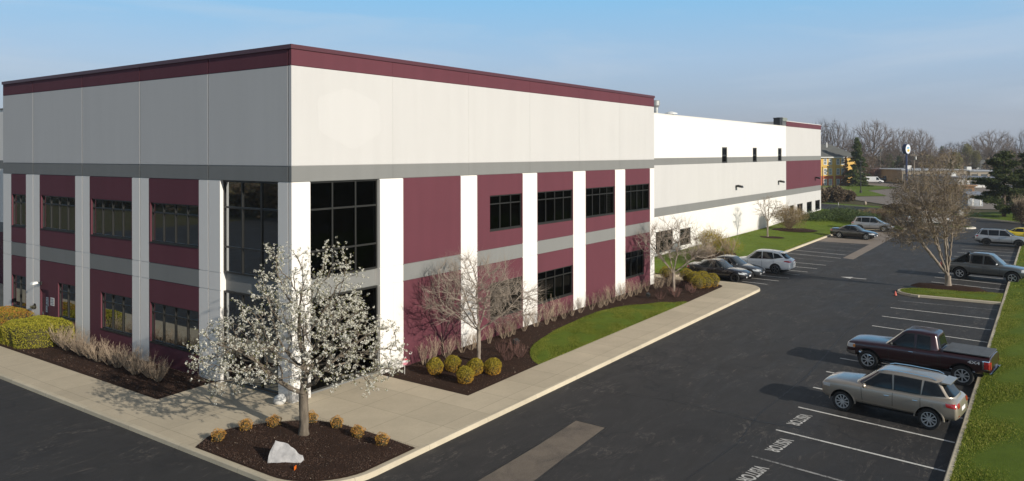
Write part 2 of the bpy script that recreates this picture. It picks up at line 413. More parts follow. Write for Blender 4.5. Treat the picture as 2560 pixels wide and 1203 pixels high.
# shop door leaf with vision strip, notices and lever
d = MB(); d.box(.07, .11, 19.40, 20.24, .05, 2.14); d.box(.05, .12, 19.36, 19.40, .03, 2.18); d.box(.05, .12, 20.24, 20.28, .03, 2.18); d.box(.05, .12, 19.40, 20.24, 2.14, 2.18)
dr = d.build('door', M['burg'], office); dr['label'] = 'burgundy side door with paper notices and a narrow glass strip'
q = MB(); q.box(.062, .072, 20.06, 20.12, .95, 1.75); q.build('door_glass', M['frame'], dr)
q = MB(); q.tube((.04, 20.14, .92), (.04, 20.02, .92), .016, .016, 8, caps=True); q.box(.045, .07, 20.11, 20.17, .84, 1.0); q.build('handle', plain('brushed_steel', (.5, .5, .5), .3, 1), dr)
pap = plain('notice_paper', (.62, .60, .58), .8, var=.05); ink = plain('notice_ink', (.06, .06, .07), .8)
def notice(y0, y1, z0, z1, par, lines=4, x=-.008):
    p = MB(); p.box(x, x + .01, y0, y1, z0, z1); o = p.build('notice', pap, par)
    for i in range(lines):
        t = MB(); z = z1 - (z1 - z0) * (i + 1) / (lines + 1); t.box(x - .003, x, y0 + .05, y1 - .05 - .08 * (i % 2), z - .012, z + .012); t.build('printed_line', ink, o)
notice(18.74, 19.15, 1.45, 1.86, office, 4)
notice(19.52, 19.78, 1.42, 1.80, dr, 4, .055); notice(19.62, 19.80, 1.02, 1.36, dr, 3, .055); notice(19.45, 19.60, 1.35, 1.62, dr, 2, .053)
# wall light over that door
lw_ = empty('wall_light', (0, 20.15, 2.5), 0, 'small wall light above the burgundy side door', 'wall light')
q = MB(); q.box(-.06, -.003, -.06, .06, -.08, .08); q.tube((-.05, 0, .02), (-.28, 0, .06), .022, .022, 6, caps=True); q.build('bracket', M['frame'], lw_)
q = MB(); q.add([(-.22, -.16, .02), (-.5, -.16, -.02), (-.5, .16, -.02), (-.22, .16, .02), (-.26, -.12, .12), (-.46, -.12, .09), (-.46, .12, .09), (-.26, .12, .12)],
                [(3, 2, 1, 0), (4, 5, 6, 7), (0, 1, 5, 4), (1, 2, 6, 5), (2, 3, 7, 6), (3, 0, 4, 7)]); q.build('shade', plain('white_enamel', (.8, .8, .76), .4), lw_)
# twin fire hose inlet on the pillar left of the door
fd = empty('fire_hose_inlet', (0, 20.9, 1.2), 0, 'twin brass fire hose inlet on the white pillar beside the side door', 'hose inlet')
q = MB(); q.lathe([(0, -.0), (.15, 0), (.15, .02), (0, .02)], 20, 'z'); o = q.build('backplate', M['frame'], fd); o.rotation_euler = (0, R(-90), 0); o.location = (-.004, 0, 0)
for s in (-1, 1):
    q = MB(); q.tube((-.02, s * .05, 0), (-.16, s * .12, -.03), .055, .06, 12, caps=True); q.tube((-.161, s * .121, -.031), (-.19, s * .135, -.035), .068, .068, 12, caps=True)
    q.build('inlet', plain('tarnished_brass', (.16, .15, .10), .4, .8), fd)
# ------------------------------------------------------------------ warehouse behind
ware = empty('warehouse', (31.43, 5.4, 0), 0, 'long white warehouse wall with grey bands set back behind the office block', 'building')
HW, HW2, XE = 12.69, 13.36, 102.33
slots = [(60.0, 61.57, 8.15, 9.83), (70.16, 71.64, 8.15, 9.83), (80.2, 81.78, 8.15, 9.83)]
low = [(43.45, 47.2, .45, 2.28), (48.8, 51.4, .60, 2.1), (85.6, 87.5, .8, 2.2), (89.13, 91.95, .8, 2.2), (94.15, 96.95, .8, 2.2), (98.9, 101.7, .8, 2.2)]
bt, bb = 4.39, 3.59; XM = 83.8
def wcell(u, v):
    for a, b, c, e in slots + low:
        if a < u < b and c < v < e: return (.2, WH, True)
    d = .015 if any(abs(v - z) < .02 for z in (B1T, B1B, bt, bb)) else 0.
    if v > 12.72 and u > XM: return (-.04, BU, False)
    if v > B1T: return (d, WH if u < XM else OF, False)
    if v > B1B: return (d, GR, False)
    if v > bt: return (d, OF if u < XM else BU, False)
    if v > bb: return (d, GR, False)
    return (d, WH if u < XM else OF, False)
w = MB(); P = lambda u, v, d: (u - 31.43, d, v)
us = [31.45, XM, XE] + [x for r in slots + low for x in r[:2]]
vs = [-.3, HW] + [y for z in (B1T, B1B, bt, bb) for y in (z - .02, z + .02)] + [x for r in slots + low for x in r[2:4]]
facade(w, us, vs, wcell, P)
facade(w, [XM, XE], [HW, 12.72, HW2], wcell, P)
L = XE - 31.43; m0 = XM - 31.43
w.quad((L, 0, -.3), (L, 60, -.3), (L, 60, HW2), (L, 0, HW2), 1); w.quad((m0, 0, HW), (m0, 6, HW), (m0, 6, HW2), (m0, 0, HW2), 1)
w.quad((m0, .01, HW2 - .02), (L, .01, HW2 - .02), (L, 6, HW2 - .02), (m0, 6, HW2 - .02), 1); w.quad((.1, .01, HW - .06), (L - .01, .01, HW - .06), (L - .01, 60, HW - .06), (.1, 60, HW - .06), 1)
w.quad((m0, 6, HW), (L, 6, HW), (L, 6, HW2), (m0, 6, HW2), 1)
w.quad((.1, 60, -.3), (L, 60, -.3), (L, 60, HW), (.1, 60, HW), 1)
w.build('wall', WM, ware)
q = MB(); q.box(.3, L - .3, 1.4, 58, -.2, HW - .3); q.build('interior_wall', M['room'], ware)
q = MB(); q.box(.02, m0, -.03, .35, HW + .002, HW + .05); q.box(m0 - .03, L + .04, -.08, .35, HW2 + .002, HW2 + .06); q.build('coping', WM[0], ware)
for a, b, c, e in slots: window(P, a, b, c, e, 1, [c + .8], ware, depth=.12, bar=.16, sill=False)
for i, (a, b, c, e) in enumerate(low): window(P, a, b, c, e, 2 if i < 2 else 1, [e - .45] if i < 2 else [], ware, depth=.12, bar=.09)
for i, (x, z) in enumerate(((64.34, 5.6), (80.34, 5.63), (98.9, 5.59))):
    wl = empty('floodlight', (x, 5.4, z), 0, ['wall floodlight on pale grey panel right of the first slot window', 'wall floodlight on pale grey panel beside the burgundy panel', 'wall floodlight on the far burgundy panel'][i], 'floodlight', 'wall floodlights along the warehouse')
    q = MB(); q.box(-.06, .06, -.1, -.003, -.08, .08); q.tube((0, -.08, 0), (0, -.4, .05), .03, .03, 6, caps=True); q.build('bracket', M['frame'], wl)
    q = MB(); q.add([(-.28, -.2, -.12), (.28, -.2, -.12), (.28, -.75, -.2), (-.28, -.75, -.2), (-.28, -.2, .12), (.28, -.2, .12), (.28, -.7, .02), (-.28, -.7, .02)],
                    [(3, 2, 1, 0), (4, 5, 6, 7), (0, 1, 5, 4), (1, 2, 6, 5), (2, 3, 7, 6), (3, 0, 4, 7)]); q.build('housing', M['frame'], wl)
steel = plain('galvanised_steel', (.42, .42, .40), .5, .6, var=.2)
rp = empty('roof_pipe', (46.2, 6.6, HW - .06), 0, 'tall capped vent pipe on the warehouse roof next to the office block', 'vent pipe')
q = MB(); q.tube((0, 0, 0), (0, 0, 1.15), .2, .2, 14); q.build('pipe', steel, rp)
q = MB(); q.lathe([(.2, .75), (.34, .95), (.36, 1.35), (.30, 1.42), (0, 1.44)], 16); q.build('cap', steel, rp)
rp = empty('roof_vent', (50.0, 6.8, HW - .06), 0, 'low round vent on the warehouse roof right of the tall pipe', 'roof vent')
q = MB(); q.tube((0, 0, 0), (0, 0, .36), .3, .3, 14); q.build('duct', steel, rp); q = MB(); q.lathe([(.3, .3), (.62, .32), (.62, .42), (.2, .56), (0, .57)], 18); q.build('cap', plain('white_metal', (.75, .75, .72), .4), rp)
rp = empty('exhaust_fan', (82.3, 6.0, HW - .06), 0, 'dark box shaped exhaust fan on the roof left of the far burgundy parapet', 'exhaust fan')
q = MB(); q.box(-.6, .2, -.4, .4, 0, 1.05); q.box(.25, .75, -.35, .35, 0, 1.0); q.build('housing', plain('black_metal', (.02, .02, .022), .5), rp)
q = MB(); q.box(-.66, .80, -.45, .45, 1.06, 1.14); q.build('cap', M['frame'], rp)
rp = empty('roof_unit', (85.9, 6.6, HW2 - .02), 0, 'grey green rooftop unit just behind the far burgundy parapet', 'rooftop unit')
q = MB(); q.box(-1.1, 1.1, -.5, .5, 0, .55); q.build('housing', plain('grey_green_metal', (.20, .22, .19), .6), rp); q = MB(); q.box(-1.0, 1.0, -.4, .4, .56, .62); q.build('lid', steel, rp)
# wing beyond the left end of the office block
wing = empty('rear_wing', (5, 24.9, 0), 0, 'strip of pale lower wing beyond the far left end of the office block', 'building')
q = MB(); f = lambda u, v, d: (d, u - 24.9, v)
facade(q, [24.9, 60], [-.2, 3.7, 4.4, 8.2, 8.8, 12.4], lambda u, v: (0, {0: 2, 1: 3, 2: 0, 3: 3, 4: 0}[sum(v > z for z in (3.7, 4.4, 8.2, 8.8))], False), f)
q.quad((0, 0, 12.4), (26, 0, 12.4), (26, 35, 12.4), (0, 35, 12.4), 1); q.quad((26, 0, 0), (26, 35, 0), (26, 35, 12.4), (26, 0, 12.4), 1); q.quad((0, 0, 0), (26, 0, 0), (26, 0, 12.4), (0, 0, 12.4), 1)
q.build('wall', WM, wing); q = MB(); q.box(-.05, .3, 0, 35, 12.402, 12.5); q.build('coping', M['grey'], wing)
# ------------------------------------------------------------------ ground
def sheet(name, pts, z, mat, kind='structure', thick=None):
    m = MB()
    if thick: m.prism(pts, z - thick, z)
    else: m.add([(x, y, z) for x, y in pts], [tuple(range(len(pts)))])
    return tag(m.build(name, mat), kind=kind)
def arc(cx, cy, r, a0, a1, n=12): return [(cx + r * math.cos(R(a0 + (a1 - a0) * i / n)), cy + r * math.sin(R(a0 + (a1 - a0) * i / n))) for i in range(n + 1)]
sheet('ground', [(-1500, -1500), (2500, -1500), (2500, 2500), (-1500, 2500)], -.30, M['field'])
sheet('parking_lot', [(-60, 70), (-60, -45), (70, -45), (84, -20.6), (94, -20.3), (101.8, -20), (108.5, -13), (115.7, -4), (120.2, .3), (127.2, 11.3), (132, 30), (110, 30), (80, 12), (35, 3), (-3, 3), (-3, 70)], -.15, M['asphalt'])
# far service yards
sheet('far_parking_lot', [(128, -2), (133, -28), (160, -60), (215, -70), (260, 0), (235, 60), (175, 36), (150, 12)], -.19, M['pad'])
sheet('far_road', [(205, -80), (216, -82), (262, 40), (250, 44)], -.16, M['asphalt'])
outer = [(-4.65, 60), (-4.65, -4.7)] + arc(-2.45, -4.65, 2.2, 180, 270)[1:] + [(-.5, -6.84), (33.2, -6.80)] + arc(33.2, -4.8, 2.0, 270, 360)[1:] + \
        [(35.2, 0.1), (46.5, .1), (50.5, -2.65), (81.5, -2.65), (83.0, -6), (84.2, -8.8)] + [(88, -7.6), (95, -3.5), (101, 1.5), (106, 6.3), (110, 14), (112, 30)]
def inset(pts, d):
    out = []; n = len(pts)
    for i, p in enumerate(pts):
        a = Vector(pts[max(0, i - 1)]); b = Vector(pts[min(n - 1, i + 1)]); t = (b - a).normalized(); nn = Vector((-t.y, t.x))
        out.append((p[0] + nn.x * d, p[1] + nn.y * d))
    return out
inn = inset(outer, .17)
m = MB()
def kerbstrip(m, outer, inn, z0=-.2, z1=0.0, closed=False, lip=.03):
    n = len(outer); rng = range(n if closed else n - 1)
    for i in rng:
        a, b, c, d = outer[i], outer[(i + 1) % n], inn[(i + 1) % n], inn[i]
        # battered face, rounded arris, top
        a1 = Vector(a).lerp(Vector(d), .10); b1 = Vector(b).lerp(Vector(c), .10); a2 = Vector(a).lerp(Vector(d), .28); b2 = Vector(b).lerp(Vector(c), .28)
        m.quad((*a, z0), (*b, z0), (*b1, z1 - lip), (*a1, z1 - lip)); m.quad((*a1, z1 - lip), (*b1, z1 - lip), (*b2, z1), (*a2, z1)); m.quad((*a2, z1), (*b2, z1), (*c, z1), (*d, z1)); m.quad((*d, z1), (*c, z1), (*c, z0), (*d, z0))
kerbstrip(m, outer, inn, z1=.004)
tag(m.build('kerb', M['kerb']), kind='structure')
sheet('sidewalk', inn + [(60, 40), (20, 60)], 0, M['walk'], thick=.18)
# planting beds and lawns laid on the slab
def bed(name, pts, z, mat, hump=0.0, res=.35, kind='structure', hfun=None):
    """sheet over a polygon with a soft irregular surface; edges stay at z"""
    bm = bmesh.new(); f = bm.faces.new([bm.verts.new((x, y, 0)) for x, y in pts])
    xs = [p[0] for p in pts]; ys = [p[1] for p in pts]
    def cut(ax, lo, hi):
        n = int((hi - lo) / res)
        for i in range(1, n + 1):
            c = lo + (hi - lo) * i / (n + 1)
            bmesh.ops.bisect_plane(bm, geom=bm.verts[:] + bm.edges[:] + bm.faces[:], plane_co=(c, 0, 0) if ax == 0 else (0, c, 0), plane_no=(1, 0, 0) if ax == 0 else (0, 1, 0))
    cut(0, min(xs), max(xs)); cut(1, min(ys), max(ys))
    n = len(pts)
    for v in bm.verts:
        p = Vector((v.co.x, v.co.y)); dm = 1e9
        for i in range(n):
            a = Vector(pts[i]); b = Vector(pts[(i + 1) % n]); ab = b - a; t = max(0, min(1, (p - a).dot(ab) / max(1e-9, ab.length_squared))); dm = min(dm, (p - a - ab * t).length)
        k = min(1, dm / .5); k = k * k * (3 - 2 * k)
        v.co.z = z + k * (hump + .02 * math.sin(v.co.x * 3.1 + 1.7 * math.sin(v.co.y * 2.3)) + .012 * math.sin(v.co.y * 7 + v.co.x * 4)) + (hfun(v.co.x, v.co.y) if hfun else 0)
    me = bpy.data.meshes.new(name); bm.to_mesh(me); bm.free(); me.materials.append(mat); me.shade_smooth(); return tag(link(name, me), kind=kind)
island = [(-4.46, -.90), (-3.7, -.42), (-2.93, -.35), (-2.39, -.55), (-1.62, -1.05), (-1.05, -1.6), (-.62, -2.3), (-.42, -3.1), (-.40, -4.4), (-.45, -5.6), (-.52, -6.62), (-2.4, -6.62)] + arc(-2.45, -4.65, 1.99, 270, 180)[1:]
bed('corner_mulch_bed', island, .006, M['mulch'], .05, .3)
bed('left_mulch_bed', [(-2.6, 4.52), (-.02, 4.75), (-.02, 60), (-2.55, 60)], .006, M['mulch'], .05, .6)
lawnA = [(9.5, -4.62), (9.85, -4.1), (10.4, -3.6), (11.2, -3.05), (12.2, -2.6), (13.4, -2.25), (14.7, -1.95), (16, -1.75), (18.5, -1.5), (21.0, -1.45), (22.4, -1.7), (23.8, -2.3), (25.2, -3.3), (26.3, -4.55)]
bedR = [(4.5, -.02), (4.43, -4.75), (9.5, -4.62)] + lawnA[1:-1] + [(26.3, -4.55), (32.6, -4.4)] + arc(32.7, -3.3, 1.1, 270, 360, 5)[1:] + [(33.85, 1.5), (31.5, 4.9), (31.5, -.02)]
bed('wall_mulch_bed', bedR, .006, M['mulch'], .05, .5)
bed('lawn_strip', lawnA, .008, M['lawn'], .04, .5)
def bankh(x, y):
    t = max(0, min(1, (y + 2.4) / 6)); return (.06 + .45 * max(0, min(1, (x - 75) / 25))) * t * t * (3 - 2 * t) + .10 * t
bank = [(35.45, .3), (46.6, .3), (50.6, -2.45), (81.3, -2.45), (83.9, -8.5), (88, -7.3), (95, -3.2), (101, 1.8), (105.6, 6.4), (109, 14), (102.5, 14), (102.4, 5.38), (31.6, 5.38), (33.9, 3.5), (35.3, 3.4)]
bed('lawn_bank', bank, .006, M['lawn'], .05, 1.0, hfun=bankh)
# right-hand lawn and its long kerb
ko = [(-30, -20.35), (37.1, -20.35)]; ko2 = [(41.2, -20.35), (75.5, -20.35), (79, -21.2), (83, -24), (86, -30)]
m = MB(); kerbstrip(m, [(-30, -20.34), (75.5, -20.34), (79, -21.2), (83, -24), (86, -30)][::-1], [(-30, -20.52), (75.4, -20.52), (78.9, -21.4), (82.85, -24.1), (85.8, -30)][::-1], z1=.01)
tag(m.build('kerb', M['kerb']), kind='structure')
bed('right_lawn', [(-30, -20.5), (75.4, -20.5), (78.9, -21.38), (82.85, -24.1), (85.8, -30), (86, -45), (-30, -45)], .0, M['lawn'], .06, 1.5)
# tree island in the lot
isl = [(37.25, -20.34), (37.15, -15.9)] + arc(38.55, -15.85, 1.45, 180, 0, 10)[0:] + [(40.25, -17.5), (41.0, -20.34)]
ctr = Vector((38.8, -17.8)); isl_in = [tuple(Vector(p) + (ctr - Vector(p)).normalized() * .19) if p[1] > -20 else (p[0] + (.18 if p[0] < 39 else -.18), p[1]) for p in isl]
m = MB(); kerbstrip(m, isl, isl_in, z1=.004); tag(m.build('kerb', M['kerb']), kind='structure')
bed('island_lawn', isl_in, .0, M['lawn'], .04, .4)
# nose of the far island
isl2 = arc(91.2, -14.0, 1.4, 200, 360, 8) + [(94, -9), (90.5, -9.5)]; c2 = Vector((91.6, -12))
m = MB(); kerbstrip(m, isl2, [tuple(Vector(p).lerp(c2, .12)) for p in isl2], closed=True, z1=.02); tag(m.build('kerb', plain('pale_kerb', (.55, .5, .42), .8)), kind='structure')
bed('far_island_lawn', [tuple(Vector(p).lerp(c2, .12)) for p in isl2], .0, M['lawn'], .03, .8)
# verge across the far side of the lot, then the access road and the yards beyond
bed('far_verge', [(84.2, -20.9), (94, -20.5), (102, -20.2), (108.8, -13), (116.2, -4), (120.7, .3), (127.8, 11.5), (130.5, 11), (123.5, -2), (118.5, -7.5), (111.5, -16), (105, -24), (86.5, -30)], -.02, M['lawn'], .03, 2.)
m = MB(); ln = [(84.2, -20.7), (94, -20.4), (101.9, -20.1), (108.6, -13), (115.9, -4), (120.4, .3), (127.4, 11.4), (131, 22)]
for a, b in zip(ln[:-1], ln[1:]):
    t = (Vector(b) - Vector(a)).normalized(); nn = Vector((t.y, -t.x)) * .2
    m.prism([a, b, (b[0] + nn.x, b[1] + nn.y), (a[0] + nn.x, a[1] + nn.y)], -.2, .02)
tag(m.build('kerb', M['kerb']), kind='structure')
bed('far_lawn', [(150, 19), (163, 6), (172, 9), (186, 14), (207, 10), (225, 22), (222, 46), (185, 40), (162, 28)], -.1, M['lawn'], .1, 5.)
bed('pine_lawn', [(106.5, -15.5), (112, -12.8), (117, -12.5), (121, -16), (125, -32), (118, -48), (100, -40), (104, -27)], .0, M['lawn'], .1, 3.)
sheet('side_road', [(86, -30), (105, -24.2), (111.5, -16.2), (118.5, -7.7), (124, -2), (128, -2), (122, -10), (108, -24), (92, -38)], -.145, M['pad'])
# worn patch, pale paving, stripes, arrow, lettering
sheet('asphalt_patch', [(4.82, -9.27), (4.78, -10.43), (1.8, -10.62), (-.1, -10.78), (-6, -10.9), (-6, -9.5), (-.93, -9.47), (2.2, -9.42)], -.146, M['patch'])
m = MB()
rr = random.Random(3)
def crackline(pts, w0):
    P_ = [Vector(p) for p in pts]; pp = []
    for a, b in zip(P_[:-1], P_[1:]):
        n = max(2, int((b - a).length / .12))
        for i in range(n): pp.append(a.lerp(b, i / n) + Vector((rr.uniform(-.022, .022), rr.uniform(-.022, .022))))
    pp.append(P_[-1])
    for a, b in zip(pp[:-1], pp[1:]):
        t = (b - a).normalized(); nn = Vector((-t.y, t.x)) * w0 * rr.uniform(.6, 1.2) * .5
        m.quad((*(a - nn), -.1445), (*(b - nn), -.1445), (*(b + nn), -.1445), (*(a + nn), -.1445))
crackline([(4.9, -9.2), (4.86, -10.5), (1.8, -10.7), (-.1, -10.86), (-6, -10.98)], .05); crackline([(4.9, -9.2), (2.2, -9.34), (-.9, -9.40), (-6, -9.42)], .04)
crackline([(8.96, -6.83), (8.54, -8.54), (8.58, -9.91), (8.84, -11.11), (8.62, -12.76), (8.38, -14.57), (8.6, -15.9)], .05)
crackline([(36.6, -8.2), (36.9, -10.5), (36.5, -12.5), (37.0, -14.5)], .07); crackline([(-1, -14), (6, -14.6), (9, -14.3), (15, -14.5), (24, -14.1), (33, -14.3)], .03)
m.build('crack', plain('crack_sealant', (.014, .014, .015), .5, var=.2)); tag(bpy.data.objects['crack'], kind='structure')
sheet('pale_paving', [(66.2, -2.6), (81.4, -2.6), (82.6, -5.4), (80.5, -7.3), (78, -8.65), (53.5, -8.72), (54.07, -7.75), (66.2, -7.75)], -.146, M['pad'])
marks = []
def stripe(x0, y0, x1, y1, wd, mat, z=-.142):
    a = Vector((x0, y0)); b = Vector((x1, y1)); t = (b - a).normalized(); n = Vector((-t.y, t.x)) * wd / 2; m = MB()
    m.quad((*(a + n), z), (*(a - n), z), (*(b - n), z), (*(b + n), z)); tag(m.build('parking_stripe', mat), kind='structure')
for (x0, y0, x1, y1, mt) in [(10.73, -15.24, 10.06, -20.3, 'line'), (7.93, -15.25, 7.36, -20.3, 'line'), (5.23, -15.3, 4.66, -20.3, 'line_old'), (2.5, -15.3, 1.95, -20.3, 'line_old'),
        (13.5, -15.1, 12.8, -20.3, 'line'), (16.1, -15.0, 15.5, -20.3, 'line'), (18.7, -15.0, 18.1, -20.3, 'line'), (21.3, -15.0, 20.7, -20.3, 'line'), (23.9, -14.95, 23.3, -20.3, 'line'), (26.62, -14.95, 25.9, -20.3, 'line'), (29.55, -14.95, 29.1, -20.25, 'line'), (32.5, -14.95, 32.2, -20.25, 'line'), (35.1, -14.96, 35.28, -20.25, 'line_old'),
        (46.81, -15.72, 45.85, -20.25, 'line'), (44.23, -15.79, 43.4, -20.25, 'line'), (42.17, -15.7, 41.05, -20.25, 'line_old'), (49.4, -15.7, 48.6, -20.25, 'line'), (52.1, -15.7, 51.4, -20.25, 'line_old'), (54.9, -15.7, 54.4, -20.25, 'line_old'),
        (58.3, -15.7, 57.9, -20.3, 'line'), (60.9, -15.7, 60.5, -20.3, 'line'), (64.1, -15.7, 63.8, -20.3, 'line'), (67.0, -15.8, 66.65, -20.3, 'line'), (69.4, -15.6, 69.0, -20.3, 'line_old'),
        (36.7, -4.5, 36.44, -6.41, 'line'), (38.55, -4.5, 38.36, -6.66, 'line'), (40.2, -4.5, 40.1, -6.91, 'line'), (42.2, -3, 42.12, -7.13, 'line'), (44.2, -2.6, 43.95, -7.28, 'line'), (46.5, -2.6, 46.14, -7.45, 'line'), (49.0, -2.7, 48.5, -7.59, 'line'),
        (51.9, -2.8, 51.04, -7.68, 'line_old'), (54.6, -2.8, 53.61, -7.68, 'line'), (57.2, -2.8, 56.21, -7.6, 'line'), (60.0, -2.8, 59.0, -7.6, 'line_old'), (62.8, -2.8, 62.0, -7.6, 'line_old'), (65.5, -2.8, 64.9, -7.6, 'line_old')]:
    stripe(x0, y0, x1, y1, .105 if x0 < 12 else .12, M[mt])
def text_mesh(name, txt, size, mat, loc, rot, sx=1.0, ext=0.0, parent=None, bold=0.0):
    cu = bpy.data.curves.new('lettering', 'FONT'); cu.body = txt; cu.size = size; cu.extrude = ext; cu.align_x = 'CENTER'; cu.align_y = 'CENTER'; cu.offset = bold
    o = bpy.data.objects.new('lettering', cu); COL.objects.link(o); bpy.context.view_layer.update()
    me = bpy.data.meshes.new_from_object(o.evaluated_get(bpy.context.evaluated_depsgraph_get())); bpy.data.objects.remove(o)
    me.materials.clear(); me.materials.append(mat); t = link(name, me, parent, loc); t.rotation_euler = rot; t.scale = (sx, 1, 1); return t
M['worn'] = paint('worn_stencil_paint', (.55, .53, .49), .40, .05)
for x, mt in ((9.38, 'worn'), (6.62, 'line'), (3.95, 'line')):
    tag(text_mesh('painted_word', 'VISITOR', .60, M['worn'], (x, -15.72 if x < 9 else -15.62, -.1415), (0, 0, R(180 - 6)), .62, bold=.010), kind='structure')
m = MB(); a = (42.9, -11.0)
m.add([(a[0] - .1, a[1] - .7, -.142), (a[0] + .1, a[1] - .7, -.142), (a[0] + .1, a[1] + .3, -.142), (a[0] + .45, a[1] + .3, -.142), (a[0], a[1] + 1.1, -.142), (a[0] - .45, a[1] + .3, -.142), (a[0] - .1, a[1] + .3, -.142)], [(0, 1, 2, 3, 4, 5, 6)])
tag(m.build('painted_arrow', M['worn']), kind='structure')
# ------------------------------------------------------------------ plants
nr = np.random.default_rng(11)
def quads(C, size, up=None, flat=0.0, asp=.55, rng=nr):
    """random leaf-like quads at centres C; size scalar or array; normals random, biased by up"""
    n = len(C); C = np.asarray(C, float); a = rng.normal(size=(n, 3))
    if up is not None: a = a * (1 - flat) + np.asarray(up) * flat * 2
    a /= np.linalg.norm(a, axis=1)[:, None] + 1e-9; b = rng.normal(size=(n, 3)); b -= (b * a).sum(1)[:, None] * a; b /= np.linalg.norm(b, axis=1)[:, None] + 1e-9
    c = np.cross(a, b); s = (np.ones(n) * size * rng.uniform(.7, 1.3, n))[:, None]
    bl, cl = b * s * .5, c * s * .5 * asp
    return np.stack([C - bl, C - cl, C + bl, C + cl], 1).reshape(-1, 3)
LFT = Vector((-RT[0], -RT[1], 0)); TOC = Vector((-FW[0], -FW[1], 0))
def colonize(pts, trunk, step, infl, kill, iters=90, seed=0, up=.12, base=None, stems=()):
    """grow a branch skeleton from the trunk points through the attractors"""
    rg = random.Random(seed); nodes = [Vector(t) for t in trunk]; par = [-1] + list(range(len(trunk) - 1)); A = [Vector(p) for p in pts]
    first = len(trunk) - 1
    for (l, t, z) in stems:      # main limbs leaving the top of the stem
        e = LFT * l + TOC * t + Vector((0, 0, z)); a = nodes[first].copy(); pi_ = first; n_ = max(2, int((e - a).length / step)); 
        for k in range(1, n_ + 1):
            u = k / n_; q = a.lerp(e, u) + Vector((rg.gauss(0, .02), rg.gauss(0, .02), .12 * math.sin(u * 3.1) * -(e - a).length * .25)); nodes.append(q); par.append(pi_); pi_ = len(nodes) - 1
    for it in range(iters):
        if not A: break
        kd = kdtree.KDTree(len(nodes))
        for i, p in enumerate(nodes):
            if i >= first - (base or 0): kd.insert(p, i)
        kd.balance(); pull = {}; left = []
        for a in A:
            p, i, d = kd.find(a)
            if d < kill: continue
            left.append(a)
            if d < infl or it < 3: pull.setdefault(i, []).append((a - nodes[i]).normalized())
        if not pull: break
        A = left; n0 = len(nodes)
        for i, ds in pull.items():
            v = sum(ds, Vector()) / len(ds) + Vector((rg.gauss(0, .12), rg.gauss(0, .12), rg.gauss(0, .12) + up))
            if par[i] >= 0: v += (nodes[i] - nodes[par[i]]).normalized() * .35
            if v.length < 1e-3: continue
            nodes.append(nodes[i] + v.normalized() * step); par.append(i)
    return nodes, par
def radii(nodes, par, rt, rmin, e=2.25):
    n = len(nodes); ch = [0] * n; acc = [0.] * n
    for i in range(n - 1, -1, -1):
        if acc[i] == 0: acc[i] = 1.0
        if par[i] >= 0: acc[par[i]] += acc[i]
    m = acc[0]; return [max(rmin, rt * (a / m) ** (1 / e)) for a in acc]
def skeleton_mesh(mb, nodes, par, r, kbig=8, ksm=4, flare=0):
    for i, p in enumerate(par):
        if p < 0: continue
        k = kbig if r[i] > .05 else (5 if r[i] > .02 else (4 if r[i] > .01 else 3))
        a = nodes[p]; b = nodes[i]; ra = min(r[p], r[i] * 1.35) if r[p] > r[i] * 1.6 else r[p]
        mb.tube(a, b + (b - a) * .04, ra, r[i], min(k, kbig))
def twigs(mb, nodes, par, r, rmax, n, L, seed, spread=.7, up=.3, r0=.005, seg=2, collect=None):
    rg = random.Random(seed)
    for i, p in enumerate(par):
        if p < 0 or r[i] > rmax: continue
        d = (nodes[i] - nodes[p]).normalized()
        for q in range(n if rg.random() < n % 1 + int(n) else int(n)) if isinstance(n, int) else range(int(n) + (rg.random() < n % 1)):
            v = (d + Vector((rg.gauss(0, spread), rg.gauss(0, spread), rg.gauss(0, spread) + up))).normalized(); a = nodes[i].copy(); l = L * rg.uniform(.5, 1.3)
            for s in range(seg):
                b = a + v * l / seg; mb.tube(a, b, r0 * (1 - s * .35), r0 * (1 - (s + 1) * .35), 3); a = b
                if collect is not None: collect.append(b)
                v = (v + Vector((rg.gauss(0, .22), rg.gauss(0, .22), rg.gauss(0, .22) + .08))).normalized()
def sample(ells, n, seed):
    """points in a union of ellipsoids (cx,cy,cz,rx,ry,rz,weight), denser towards the shell"""
    rg = random.Random(seed); out = []; tot = sum(e[6] for e in ells)
    while len(out) < n:
        x = rg.random() * tot
        for e in ells:
            x -= e[6]
            if x <= 0: break
        v = Vector((rg.gauss(0, 1), rg.gauss(0, 1), rg.gauss(0, 1))).normalized() * (rg.random() ** .45)
        out.append(Vector((e[0] + v.x * e[3], e[1] + v.y * e[4], e[2] + v.z * e[5])))
    return out
def trunkpts(h, step, lean=(0, 0), wob=.015, seed=0):
    rg = random.Random(seed); n = max(2, int(h / step)); return [Vector((lean[0] * i / n + rg.gauss(0, wob) * (i > 0), lean[1] * i / n + rg.gauss(0, wob) * (i > 0), h * i / n)) for i in range(n + 1)]
def split_trunk(root, nodes, par, r, nt, mat, zf):
    """trunk mesh (the clear stem) and crown mesh (limbs)"""
    tr = MB()
    rr_ = [r[0] * 1.25] + [r[0] * 1.05] + [r[0]] * (nt - 2)
    k = 12; vs = []; 
    for j in range(nt):
        for i in range(k):
            a = 2 * math.pi * i / k; q = 1 + .06 * math.sin(3 * a + j); vs.append(nodes[j] + Vector((math.cos(a), math.sin(a), 0)) * (rr_[j] if j < len(rr_) else r[j]) * q)
    tr.add(vs, [(j * k + i, j * k + (i + 1) % k, (j + 1) * k + (i + 1) % k, (j + 1) * k + i) for j in range(nt - 1) for i in range(k)])
    return tr.build('trunk', mat, root, smooth=True)
